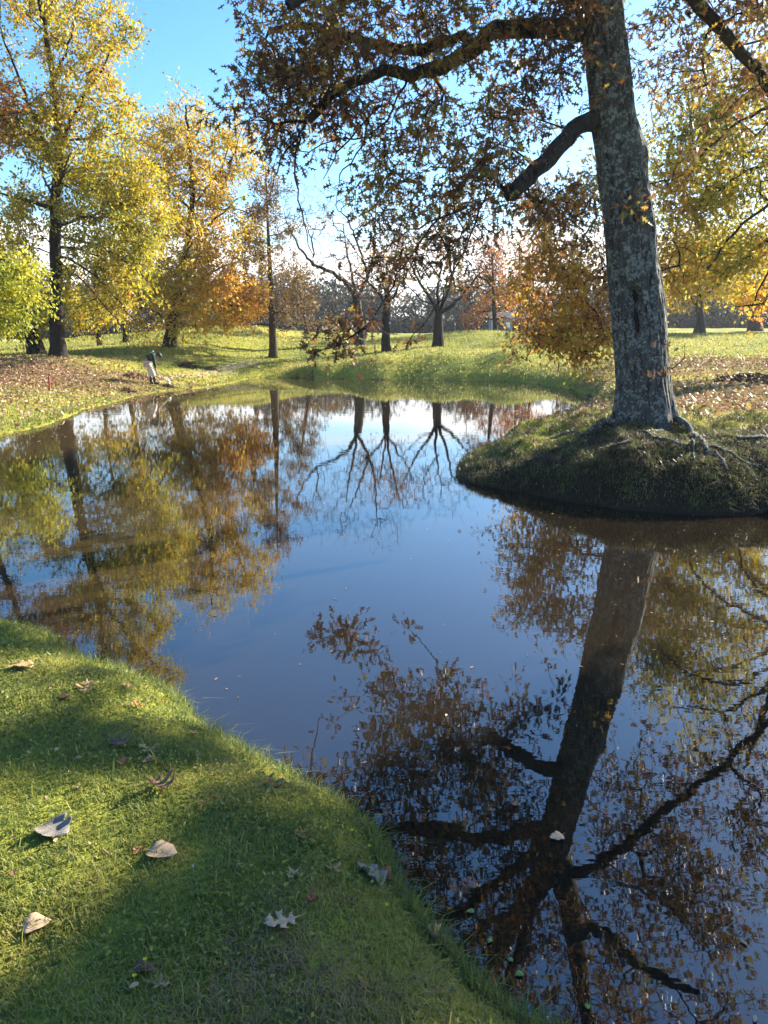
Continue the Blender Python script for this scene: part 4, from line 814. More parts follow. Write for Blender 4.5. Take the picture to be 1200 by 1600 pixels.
M['thatch'] = leaf_mat('dry_thatch', [(0.0, (.022, .018, .011)), (.3, (.055, .05, .026)), (.5, (.11, .10, .05)), (.7, (.10, .135, .03)), (.85, (.19, .20, .045)), (1.0, (.25, .21, .12))], .3)
tag(link('thatch', np_mesh('thatch', V_, [q_, t_], False, {'tint': ('FACE', np.concatenate((tt, tt)))}), M['thatch']), 'dry dead grass lying over the mound under the oak', None, None, 'stuff')

# clover leaves among the near grass
p_, s_, r_ = scatter(60000, -42, 30, .8, 5, 1.0, rng, .03); cl = fbm(p_[:, 0] * 2.6 + 20, p_[:, 1] * 2.6, 3); k = cl + rng.normal(0, .06, len(cl)) > .49; p_ = p_[k]
d_ = rng.normal(size=p_.shape); d_[:, 2] = np.abs(d_[:, 2]) * .25
Vl, Fl, tl = leaf_cloud(p_ + np.array((0, 0, .022)) + rng.normal(0, .008, p_.shape), d_, .016, 'oval', .25 + .45 * rng.random(len(p_)), rng, .2)
tag(link('clover', np_mesh('clover', Vl, [Fl], False, {'tint': ('FACE', tl)}), M['grass']), 'small round clover leaves in the near grass', None, None, 'stuff')

p_, s_, r_ = scatter(1500, -42, 30, .8, 6, 1.0, rng, .02); k = rng.random(len(p_)) < .35 + .6 * (fbm(p_[:, 0] * 3, p_[:, 1] * 3, 2) > .55); p_ = p_[k]; d_ = rng.normal(size=p_.shape); d_[:, 2] *= .4
Vl, Fl, tl = leaf_cloud(p_ + np.array((0, 0, .02)), d_, .016, 'oval', .15 + .75 * rng.random(len(p_)), rng, .3); Vl = Vl.reshape(len(p_), -1, 3); Vl = (Vl - Vl[:, :1]) * rng.choice([.6, 1, 1.6], (len(p_), 1, 1)) + Vl[:, :1]
tag(link('leaf_scraps', np_mesh('leaf_scraps', Vl.reshape(-1, 3), [Fl], False, {'tint': ('FACE', tl)}), M['litter']), 'brown crumbs of old leaves caught in the near grass', None, None, 'stuff')

# leaf litter
LV, LF, LT, lo = [], [], [], 0
def add_litter(p, size, t, up=.02):
    global lo
    d = rng.normal(size=p.shape); d[:, 2] *= .35
    V_, F_, T_ = leaf_cloud(p + np.array((0, 0, up)), d, size, 'oval', t, rng, .3); LV.append(V_); LF.append(F_ + lo); LT.append(T_); lo += len(V_)
p_, s_, r_ = scatter(120000, -32, 32, 13, 50, 1.4, rng, .05); m_ = litter_mask(p_[:, 0], p_[:, 1]); k = rng.random(len(p_)) < m_ * .8 + .05; p_ = p_[k]
add_litter(p_, .10, np.clip(.42 + .35 * (p_[:, 1] < 24) * rng.random(len(p_)) + rng.normal(0, .2, len(p_)), 0, 1), .05)
p_, s_, r_ = scatter(7000, 8, 34, 9.5, 20, 1.2, rng, .2); m_ = litter_mask(p_[:, 0], p_[:, 1]); k = rng.random(len(p_)) < .06 + .5 * m_; add_litter(p_[k], .085, np.clip(.5 + rng.normal(0, .25, k.sum()), 0, 1), .03)
tag(link('leaf_litter', np_mesh('leaf_litter', np.vstack(LV), [np.vstack(LF)], False, {'tint': ('FACE', np.concatenate(LT))}), M['litter']), 'carpet of fallen brown leaves on the banks', None, None, 'stuff')

# specks floating on the water
n = 1500; xy = np.stack((rng.uniform(-8, 6, n), rng.uniform(1.2, 14, n)), 1); xy2 = np.stack((rng.uniform(-12, 6, 4000), rng.uniform(14, 35, 4000)), 1); xy = np.vstack((xy, xy2)); xy = xy[shore(xy[:, 0], xy[:, 1]) < -.05]
keepf = rng.random(len(xy)) < np.where(xy[:, 1] < 14, .35 + .65 * (xy[:, 0] > 1), .12 + .8 * (np.abs(shore(xy[:, 0], xy[:, 1])) < 1.8)); xy = xy[keepf]
d_ = rng.normal(size=(len(xy), 3)); d_[:, 2] = 0
Vl, Fl, tl = leaf_cloud(np.column_stack((xy, np.full(len(xy), .004))), d_, .026, 'oval', rng.random(len(xy)), rng, 0.0)
Vl = Vl.reshape(len(xy), -1, 3); c0 = Vl[:, :1]; far_ = np.where(xy[:, 1] > 14, 3.0, 1.0)[:, None, None]; Vl = c0 + (Vl - c0) * far_; Vl[..., 2] = .004 + .003 * rng.random(Vl.shape[:2]); Vl = Vl.reshape(-1, 3)
tag(link('floating_debris', np_mesh('floating_debris', Vl, [Fl], False, {'tint': ('FACE', tl)}), M['litter']), 'tiny leaf fragments and seeds floating on the pond', None, None, 'stuff')
# ------------------------------------------------------------------ things on the banks
def bm_obj(name, bm, mat, parent=None, smooth=False):
    me = bpy.data.meshes.new(name); bm.to_mesh(me); bm.free()
    if smooth: me.polygons.foreach_set('use_smooth', np.ones(len(me.polygons), bool))
    me.materials.append(mat); o = bpy.data.objects.new(name, me); COL.objects.link(o); o.parent = parent; return o
def bm_box(bm, c, s, rot=None, bevel=0.0):
    r = bmesh.ops.create_cube(bm, size=1.0); vs = r['verts']
    for v in vs:
        v.co = Vector((v.co.x * s[0], v.co.y * s[1], v.co.z * s[2]))
        if rot is not None: v.co = rot @ v.co
        v.co += Vector(c)
    if bevel: bmesh.ops.bevel(bm, geom=list({e for v in vs for e in v.link_edges}), offset=bevel, segments=2, affect='EDGES', profile=.6)
def bm_rod(bm, a, b, r0, r1=None, ns=8):
    a, b = Vector(a), Vector(b); r1 = r0 if r1 is None else r1; d = (b - a).normalized(); u = d.orthogonal().normalized(); w = d.cross(u)
    A = [bm.verts.new(a + (u * math.cos(t) + w * math.sin(t)) * r0) for t in [i * 2 * math.pi / ns for i in range(ns)]]
    B = [bm.verts.new(b + (u * math.cos(t) + w * math.sin(t)) * r1) for t in [i * 2 * math.pi / ns for i in range(ns)]]
    for i in range(ns): bm.faces.new((A[i], A[(i + 1) % ns], B[(i + 1) % ns], B[i]))
    bm.faces.new(A[::-1]); bm.faces.new(B)

M['red_paint'] = simple_mat('red_paint', (0.26, 0.03, 0.02), .5, .2, 12, .1)
M['white_paint'] = simple_mat('white_paint', (0.75, 0.74, 0.70), .5, .06, 9, .05)
M['pale_wall'] = simple_mat('pale_wall', (0.17, 0.19, 0.22), .8, .08, 3, .05)
M['shed_roof'] = simple_mat('shed_roof', (0.08, 0.09, 0.10), .8, .2, 4, .2)
M['dark_open'] = simple_mat('dark_opening', (0.02, 0.022, 0.025), .9)
M['skin'] = simple_mat('skin', (0.30, 0.17, 0.11), .55, .08, 20, .02)
M['shirt'] = simple_mat('dark_green_cloth', (0.012, 0.035, 0.022), .85, .3, 25, .2)
M['shirt_pale'] = simple_mat('shirt_highlight', (0.42, 0.46, 0.42), .8, .1, 25, .1)
M['trouser'] = simple_mat('pale_cloth', (0.52, 0.49, 0.42), .85, .1, 14, .2)
M['boot'] = simple_mat('dark_rubber', (0.025, 0.017, 0.015), .45, .2, 10, .1)
M['hair'] = simple_mat('black_hair', (0.012, 0.010, 0.009), .6, .3, 60, .3)
M['pole'] = simple_mat('pole_wood', (0.55, 0.45, 0.30), .6, .15, 10, .1)
M['stick'] = simple_mat('wet_stick', (0.055, 0.04, 0.03), .9, .4, 10, .4)
M['peat'] = simple_mat('dark_peat', (0.03, 0.021, 0.017), 1.0, .5, 14, .8)

def skin_body(name, verts, edges, mat, parent, root=0, sub=1):
    me = bpy.data.meshes.new(name); me.from_pydata([v[:3] for v in verts], edges, []); me.update()
    o = bpy.data.objects.new(name, me); COL.objects.link(o); o.parent = parent; me.materials.append(mat)
    o.modifiers.new('skin', 'SKIN')
    if not me.skin_vertices: me.skin_vertices.new()
    for i, v in enumerate(verts):
        r = v[3]; me.skin_vertices[0].data[i].radius = (r, r) if not isinstance(r, tuple) else r; me.skin_vertices[0].data[i].use_root = i == root
    s = o.modifiers.new('sub', 'SUBSURF'); s.levels = sub; s.render_levels = sub
    dg = bpy.context.evaluated_depsgraph_get(); m2 = bpy.data.meshes.new_from_object(o.evaluated_get(dg)); o.modifiers.clear(); o.data = m2; m2.name = name
    m2.polygons.foreach_set('use_smooth', np.ones(len(m2.polygons), bool))
    if not m2.materials: m2.materials.append(mat)
    return o
pb = gp(239, 601)
person = empty('person', pb, 'person in dark green top, pale trousers and dark boots bending over with a pole', 'person')
V_ = [(-.15, 0, .80, .13), (-.06, 0, .90, .13), (.05, 0, .99, .145), (.14, 0, 1.03, .12), (.21, 0, 1.045, .055), (.27, 0, 1.03, .075), (.315, 0, .99, .085), (.345, 0, .94, .06)]
E_ = [(0, 1), (1, 2), (2, 3), (3, 4), (4, 5), (5, 6), (6, 7)]
def chain(pts, frm):
    for p in pts: V_.append(p); E_.append((frm, len(V_) - 1)); frm = len(V_) - 1
    return frm
for s, kx, fx in ((1, -.10, -.09), (-1, .05, .10)):
    chain([(-.13, .10 * s, .75, .095), (kx, .105 * s, .43, .06), (fx, .11 * s, .09, .042), (fx + .06, .11 * s, .045, .042), (fx + .16, .115 * s, .03, .033)], 0)
def hand(w, fwd, dn, frm):
    w = np.array(w); fwd = np.array(fwd); dn = np.array(dn); sd = np.cross(fwd, dn)
    palm = chain([(*(w + fwd * .05), .03), (*(w + fwd * .085), .028)], frm)
    for k, ln in enumerate((.065, .075, .07, .055)):
        b = w + fwd * .09 + sd * (.03 - .02 * k); chain([(*b, .010), (*(b + fwd * ln * .5 + dn * .012), .0095), (*(b + fwd * ln * .6 + dn * (.012 + ln * .5)), .008)], palm)
    b = w + fwd * .04 + sd * .035; chain([(*b, .012), (*(b + sd * .02 + fwd * .03 + dn * .02), .010), (*(b + sd * .012 + fwd * .05 + dn * .04), .009)], palm)
w1 = chain([(.13, -.17, 1.0, .065), (.17, -.215, .77, .045), (.19, -.17, .55, .032)], 3); hand((.19, -.17, .55), (.25, .05, -.96), (-.96, 0, -.25), w1)
w2 = chain([(.11, .17, .98, .065), (.0, .12, .80, .045), (-.04, -.09, .745, .032)], 3); hand((-.04, -.09, .745), (-.35, -.75, -.5), (.5, 0, -.85), w2)
skin_body('body', V_, E_, M['skin'], person)
skin_body('shirt', [(-.16, 0, .83, .155), (-.06, 0, .915, .155), (.05, 0, 1.0, .17), (.14, 0, 1.04, .135), (.19, 0, 1.045, .085), (.13, -.18, 1.0, .085), (.17, -.225, .77, .06), (.187, -.18, .60, .05), (.11, .18, .98, .085), (0, .13, .80, .06), (-.03, -.05, .755, .05)],
          [(0, 1), (1, 2), (2, 3), (3, 4), (3, 5), (5, 6), (6, 7), (3, 8), (8, 9), (9, 10)], M['shirt'], person)
skin_body('trousers', [(-.165, 0, .82, .15), (-.14, .10, .73, .115), (-.105, .105, .45, .085), (-.10, .11, .27, .075), (-.12, -.10, .73, .115), (.05, -.105, .45, .085), (.09, -.11, .27, .075)], [(0, 1), (1, 2), (2, 3), (0, 4), (4, 5), (5, 6)], M['trouser'], person)
for s, fx in ((1, -.09), (-1, .10)):
    skin_body('boot', [(fx, .11 * s, .30, .066), (fx, .11 * s, .12, .058), (fx + .02, .11 * s, .055, .060), (fx + .11, .112 * s, .045, .05), (fx + .18, .115 * s, .038, .042)], [(0, 1), (1, 2), (2, 3), (3, 4)], M['boot'], person)
bm = bmesh.new(); bmesh.ops.create_icosphere(bm, subdivisions=3, radius=.108)
for v in list(bm.verts):
    if v.co.z + v.co.x * .55 < -.035: bm.verts.remove(v)
for v in bm.verts: v.co = Matrix.Rotation(R(38), 3, 'Y') @ Vector((v.co.x * 1.1, v.co.y * .88, v.co.z)) * (1 + random.uniform(-.04, .04)) + Vector((.275, 0, 1.035))
bm_obj('hair', bm, M['hair'], person, True)
for s in (1, -1):
    bm = bmesh.new(); bmesh.ops.create_icosphere(bm, subdivisions=2, radius=.03)
    for v in bm.verts: v.co = Vector((v.co.x * .7, v.co.y * .35, v.co.z)) + Vector((.285, .083 * s, .985))
    bm_obj('ear', bm, M['skin'], person, True)
bm = bmesh.new(); bmesh.ops.create_cone(bm, segments=8, radius1=.018, radius2=.008, depth=.04, cap_ends=True)
for v in bm.verts: v.co = Matrix.Rotation(R(115), 3, 'Y') @ v.co + Vector((.40, 0, .955))
bm_obj('nose', bm, M['skin'], person, True)
bm = bmesh.new(); bm_box(bm, (.03, -.02, 1.145), (.16, .16, .012), Matrix.Rotation(R(-32), 3, 'Y'), .004); bm_obj('back_highlight', bm, M['shirt_pale'], person)  # pale panel: highlight on the shirt put in as colour
rk = empty('long_handled_scoop', pb + np.array((0, 0, 0)), 'long pale pole with a white scoop end reaching from the person to the water edge', 'scoop')
bm = bmesh.new(); bm_rod(bm, (-.12, -.17, .775), (.58, -.20, .12), .018, .018); bm_obj('pole', bm, M['pole'], rk)
bm = bmesh.new(); bm_box(bm, (.63, -.20, .085), (.11, .12, .03), Matrix.Rotation(R(40), 3, 'Y'), .008); bm_box(bm, (.625, -.14, .13), (.10, .012, .08), Matrix.Rotation(R(40), 3, 'Y')); bm_box(bm, (.625, -.26, .13), (.10, .012, .08), Matrix.Rotation(R(40), 3, 'Y')); bm_box(bm, (.595, -.20, .15), (.012, .12, .09), Matrix.Rotation(R(40), 3, 'Y')); bm_obj('scoop_head', bm, M['white_paint'], rk)

def heap(name, label, cat, px, py, sx, sy, h, mat_core, nleaf, leafmat, nstick, seed, leafsize=.1, tmean=.4, stick_len=.7):
    rng = np.random.default_rng(seed); g = gp(px, py); root = empty(name, g, label, cat)
    n = 30; u = np.linspace(-1, 1, n); U, W = np.meshgrid(u, u); rr = np.hypot(U, W); X = U * sx; Yy = W * sy
    hh = h * np.clip(1 - rr, 0, 1) ** .6 * (.6 + .8 * fbm(U * 3 + seed, W * 3, 3)) - .03; base = height(g[0] + X, g[1] + Yy) - g[2]
    Z = base + np.where(rr < 1, hh, -.06); i, j = np.meshgrid(np.arange(n - 1), np.arange(n - 1), indexing='ij')
    Fq = np.stack((i * n + j, i * n + j + 1, (i + 1) * n + j + 1, (i + 1) * n + j), -1).reshape(-1, 4)
    o = link('mound', np_mesh('mound', np.stack((X, Yy, Z), -1).reshape(-1, 3), [Fq], True), mat_core); o.parent = root; o.location = (0, 0, 0)
    if nleaf:
        r_ = np.sqrt(rng.random(nleaf)) * 1.15; th = rng.random(nleaf) * 2 * math.pi; x, y = r_ * np.cos(th) * sx, r_ * np.sin(th) * sy
        z = height(g[0] + x, g[1] + y) - g[2] + h * np.clip(1 - r_, 0, 1) ** .6 * (.6 + .8 * fbm(r_ * np.cos(th) * 3 + seed, r_ * np.sin(th) * 3, 3)) + .01 + .03 * rng.random(nleaf)
        d = rng.normal(size=(nleaf, 3)); d[:, 2] *= .5; Vl, Fl, tl = leaf_cloud(np.stack((x, y, z), 1), d, leafsize, 'oval', np.clip(tmean + rng.normal(0, .22, nleaf), 0, 1), rng)
        o = link('leaves', np_mesh('leaves', Vl, [Fl], False, {'tint': ('FACE', tl)}), leafmat); o.parent = root; o['kind'] = 'stuff'
    for k in range(nstick):
        th = rng.uniform(-.7, .7) + (math.pi if rng.random() < .5 else 0); c = np.array((rng.normal(0, .35) * sx, rng.normal(0, .3) * sy, 0)); c[2] = hz(g[0] + c[0], g[1] + c[1]) - g[2] + h * max(.2, 1 - np.hypot(c[0] / sx, c[1] / sy)) * .9
        L = stick_len * rng.uniform(.5, 1.3); dv = np.array((math.cos(th), math.sin(th), rng.uniform(-.15, .35))) * L / 2
        s2 = Skel(); s2.line([c - dv, c + rng.normal(0, .05, 3), c + dv], .022, .008, .12, None, .015, rng); s2.radii(); v_, f_ = s2.tubes(s2.chains)
        o = link('stick', np_mesh('stick', v_, [f_], True), M['stick']); o.parent = root
    return root
heap('brush_pile', 'dark heap of rotten sticks and debris right of the bending person', 'brush pile', 291, 574, .52, .30, .24, M['peat'], 120, M['dark_litter'], 16, 201, .09, .3)
heap('stick_heap', 'low grey scatter of sticks between the dark brush heap and the water', 'stick heap', 325, 577, .55, .25, .06, M['peat'], 30, M['dark_litter'], 14, 202, .08, .4, .9)
heap('leaf_pile', 'small raked pile of reddish leaves left of the dark boots', 'leaf pile', 213, 590, .45, .30, .12, M['peat'], 420, M['litter'], 0, 203, .09, .3)
heap('mud_clump', 'dark wet clump of leaves at the water edge below the scoop', 'mud clump', 262, 605, .22, .12, .10, M['peat'], 70, M['dark_litter'], 3, 204, .07, .5, .3)
heap('mud_clump', 'dark clump of mud and leaves on the bank left of the boots, near the water', 'mud clump', 199, 613, .38, .16, .10, M['peat'], 150, M['dark_litter'], 2, 205, .08, .6, .3)
heap('leaf_heap', 'long dark brown heap of rotting leaves on the right lawn beside the big oak', 'leaf heap', 1172, 599, 1.05, .55, .20, M['peat'], 900, M['dark_litter'], 4, 206, .08, .3, .5)
for px, py, h, lab in ((78, 611, .40, 'short red stake standing in the leaf litter on the left bank'), (872, 583, .42, 'short red brown stake on the bank below the orange young tree')):
    g = gp(px, py); st = empty('stake', g, lab, 'stake', 'red stakes on the banks'); bm = bmesh.new(); bm_box(bm, (0, 0, h / 2 - .05), (.045, .045, h + .1), Matrix.Rotation(R(3), 3, 'Y'), .006); bm_obj('post', bm, M['red_paint'], st)
    bm = bmesh.new(); bmesh.ops.create_cone(bm, segments=4, radius1=.034, radius2=.012, depth=.04, cap_ends=True)
    for v in bm.verts: v.co = Matrix.Rotation(R(45), 3, 'Z') @ v.co + Vector((.012, 0, h + .02))
    bm_obj('tip', bm, M['red_paint'], st)
# bench far off on the left lawn
bp = at(15, 534, 82); bp[2] = hz(bp[0], bp[1]); bench = empty('bench', bp, 'small white bench far off on the left lawn', 'bench')
for dy in (-.18, 0, .18):
    bm = bmesh.new(); bm_box(bm, (0, dy, .47), (1.5, .15, .045), None, .008); bm_obj('seat_slat', bm, M['white_paint'], bench)
for x in (-.55, .5):
    for y in (-.2, .2):
        bm = bmesh.new(); bm_box(bm, (x, y, .225), (.09, .06, .445)); bm_obj('leg', bm, M['white_paint'], bench)
bm = bmesh.new(); bm_box(bm, (.72, 0, .70), (.06, .5, .50), Matrix.Rotation(R(12), 3, 'Y'), .01); bm_obj('end_rest', bm, M['white_paint'], bench)
# shed far behind the conical orange tree
hp = at(784, 519, 100); hp[2] = hz(hp[0], hp[1]); hp[2] -= .35; shed = empty('shed', hp, 'low pale shed far off beyond the conical orange tree', 'shed')
bm = bmesh.new(); bm_box(bm, (0, 1.5, 1.0), (2.6, 3, 2.0)); bm_obj('wall', bm, M['pale_wall'], shed)
bm = bmesh.new(); vs = [bm.verts.new(v) for v in ((-1.6, -.35, 1.9), (1.6, -.35, 1.9), (1.6, 1.5, 2.75), (-1.6, 1.5, 2.75), (1.6, 3.3, 1.9), (-1.6, 3.3, 1.9), (-1.6, -.35, 2.0), (1.6, -.35, 2.0), (1.6, 1.5, 2.87), (-1.6, 1.5, 2.87), (1.6, 3.3, 2.0), (-1.6, 3.3, 2.0))]
for f in ((0, 3, 2, 1), (3, 5, 4, 2), (6, 7, 8, 9), (9, 8, 10, 11), (0, 1, 7, 6), (4, 5, 11, 10), (0, 6, 9, 3), (3, 9, 11, 5), (1, 2, 8, 7), (2, 4, 10, 8)): bm.faces.new([vs[i] for i in f])
bm_obj('roof', bm, M['shed_roof'], shed)
bm = bmesh.new(); bm_box(bm, (-.3, -.012, .85), (1.1, .03, 1.7)); bm_obj('dark_doorway', bm, M['dark_open'], shed)  # dark panel standing for the shade inside the doorway
for x in (-1.0, .75):
    bm = bmesh.new(); bm_box(bm, (x, -.014, 1.25), (.5, .034, .6)); bm_obj('window', bm, M['white_paint'], shed)
pp_ = at(769, 519, 96); pp_[2] = hz(pp_[0], pp_[1]); post = empty('post', pp_, 'thin white post far off left of the pale shed', 'post'); bm = bmesh.new(); bm_rod(bm, (0, 0, -.1), (0, 0, 1.75), .075, .075, 10); bm_obj('shaft', bm, M['white_paint'], post)
bm = bmesh.new(); bm_box(bm, (0, 0, 1.79), (.19, .19, .07), None, .015); bm_obj('cap', bm, M['white_paint'], post)

# ------------------------------------------------------------------ fallen leaves on the near grass
def dead_mat(name, a, b, under=None):
    m, t, out = mat_new(name); L = t.links.new; co = N(t, 'ShaderNodeTexCoord')
    n1 = N(t, 'ShaderNodeTexNoise', Scale=40.0, Detail=6.0); L(co.outputs['Object'], n1.inputs['Vector'])
    c = ramp_node(t, [(.3, a), (.7, b)], n1.outputs[0])
    p = N(t, 'ShaderNodeBsdfPrincipled', Roughness=.6); p.inputs['Specular IOR Level'].default_value = .3; bmp = N(t, 'ShaderNodeBump', Strength=.5, Distance=.0015)
    sp = N(t, 'ShaderNodeSeparateXYZ'); L(co.outputs['Object'], sp.inputs[0])
    ab = N(t, 'ShaderNodeMath', operation='ABSOLUTE'); L(sp.outputs[1], ab.inputs[0])
    ma = N(t, 'ShaderNodeMath', operation='MULTIPLY_ADD'); L(ab.outputs[0], ma.inputs[0]); ma.inputs[1].default_value = -1.1; L(sp.outputs[0], ma.inputs[2])
    fr = N(t, 'ShaderNodeMath', operation='PINGPONG'); L(ma.outputs[0], fr.inputs[0]); fr.inputs[1].default_value = .0065
    v1 = N(t, 'ShaderNodeMapRange'); L(fr.outputs[0], v1.inputs[0]); v1.inputs[1].default_value = .0012; v1.inputs[2].default_value = 0.0
    v2 = N(t, 'ShaderNodeMapRange'); L(ab.outputs[0], v2.inputs[0]); v2.inputs[1].default_value = .0022; v2.inputs[2].default_value = .0008
    vm = N(t, 'ShaderNodeMath', operation='MAXIMUM'); L(v1.outputs[0], vm.inputs[0]); L(v2.outputs[0], vm.inputs[1])
    hh = N(t, 'ShaderNodeMath', operation='MULTIPLY_ADD'); L(n1.outputs[0], hh.inputs[0]); hh.inputs[1].default_value = .8; L(vm.outputs[0], hh.inputs[2]); L(hh.outputs[0], bmp.inputs['Height'])
    vc = N(t, 'ShaderNodeMix', data_type='RGBA'); vs = N(t, 'ShaderNodeMath', operation='MULTIPLY'); L(vm.outputs[0], vs.inputs[0]); vs.inputs[1].default_value = .45; L(vs.outputs[0], vc.inputs[0]); L(c, vc.inputs[6]); vc.inputs[7].default_value = (*[min(1, x * 1.35) for x in b], 1); c = vc.outputs[2]
    tr = N(t, 'ShaderNodeBsdfTranslucent'); mx = N(t, 'ShaderNodeMixShader'); mx.inputs[0].default_value = .18
    L(c, p.inputs['Base Color']); L(c, tr.inputs[0]); L(bmp.outputs[0], p.inputs['Normal']); L(p.outputs[0], mx.inputs[1]); L(tr.outputs[0], mx.inputs[2]); L(mx.outputs[0], out.inputs[0]); return m
DM = {'tan': dead_mat('tan_leaf', (.32, .18, .09), (.46, .28, .15)), 'pale': dead_mat('pale_leaf', (.44, .30, .17), (.60, .42, .26)), 'grey': dead_mat('grey_leaf', (.15, .132, .112), (.25, .225, .19)),
      'brown': dead_mat('brown_leaf', (.11, .06, .035), (.23, .13, .08)), 'gold': dead_mat('gold_leaf', (.36, .22, .09), (.50, .34, .16)), 'orange': dead_mat('orange_leaf', (.26, .10, .035), (.42, .19, .075)), 'rust': dead_mat('rust_leaf_dead', (.11, .035, .02), (.22, .065, .035))}
def out_big(kind):
    if kind == 'oak': up = [(0, .012), (.14, .025), (.18, .17), (.13, .27), (.25, .22), (.31, .09), (.36, .09), (.44, .26), (.38, .46), (.50, .38), (.60, .42), (.58, .27), (.57, .11), (.64, .11), (.74, .26), (.73, .36), (.82, .26), (.90, .16), (.90, .07)]
    elif kind == 'cross': up = [(0, .02), (.30, .05), (.36, .20), (.33, .46), (.47, .40), (.52, .2), (.56, .07), (.74, .08), (.80, .20), (.88, .17), (.92, .05)]
    elif kind == 'broad': up = [(0, .03), (.05, .30), (.18, .50), (.32, .48), (.40, .36), (.52, .44), (.66, .40), (.72, .26), (.82, .22), (.92, .12)]
    elif kind == 'heart': up = [(0, .05), (.04, .30), (.20, .44), (.42, .42), (.64, .32), (.84, .16), (.94, .06)]
    else: up = [(0, .015), (.15, .07), (.4, .13), (.7, .10), (.9, .04)]
    return up + [(1.0, 0)] + [(x, -y) for x, y in up[::-1]]
def dead_leaf(px, py, lenpx, kind, yaw, cup, curl, mat, label, tilt=(0, 0), lift=.012, water=False, seed=0):
    rng = random.Random(seed + px * 7 + py); g = onz(px, py, .004) if water else gp(px, py, .28); L = lenpx * np.linalg.norm(g - np.array((0, 0, CAM_H))) * .96 / F
    bm = bmesh.new(); o_ = out_big(kind); vs = [bm.verts.new((x, y * rng.uniform(.9, 1.1), 0)) for x, y in o_]; f = bm.faces.new(vs)
    bmesh.ops.triangulate(bm, faces=[f]); bmesh.ops.subdivide_edges(bm, edges=bm.edges[:], cuts=1, use_grid_fill=False); bmesh.ops.triangulate(bm, faces=bm.faces[:])
    a1, a2, ph = rng.uniform(-.25, .25), rng.uniform(4, 8), rng.random() * 6
    for v in bm.verts:
        x, y = v.co.x, v.co.y; z = cup * y * y * 2.2 + curl * (x - .35) ** 2 + a1 * x * y + .022 * math.sin(a2 * x + ph) * (abs(y) * 3 + .2) + .03 * math.exp(-abs(y) * 30)
        if abs(cup) > 1.2: yy = abs(y); ang_ = min(1.5, cup * .9) * yy / .3; y = math.copysign(yy * math.cos(ang_ * .6), y); z = yy * math.sin(abs(ang_) * .6) * (1 if cup > 0 else -1)
        v.co = Vector(((x - .45) * L, y * L, z * L))
    lo_ = min(v.co.z for v in bm.verts)
    for v in bm.verts: v.co.z -= lo_ * .7
    root = empty('fallen_leaf' if not water else 'floating_leaf', (g[0], g[1], g[2] + lift), label, 'leaf', 'fallen leaves on the near grass' if not water else 'leaves floating on the pond')
    nrm = Vector((0, 0, 1))
    if not water:
        e = .06; nrm = Vector((hz(g[0] - e, g[1]) - hz(g[0] + e, g[1]), hz(g[0], g[1] - e) - hz(g[0], g[1] + e), 2 * e)).normalized()
    root.rotation_euler = (nrm.to_track_quat('Z', 'Y').to_matrix() @ Matrix.Rotation(R(yaw), 3, 'Z') @ Matrix.Rotation(R(tilt[0]), 3, 'X') @ Matrix.Rotation(R(tilt[1]), 3, 'Y')).to_euler()
    bl = bm_obj('blade', bm, DM[mat], root, True); sd = bl.modifiers.new('thick', 'SOLIDIFY'); sd.thickness = .0006
    bm = bmesh.new(); bm_rod(bm, (-.62 * L, -.03 * L, .008), (-.43 * L, 0, .003 + .0), .0012, .0016, 5); bm_obj('stem', bm, DM['tan'] if mat != 'grey' else DM['grey'], root)
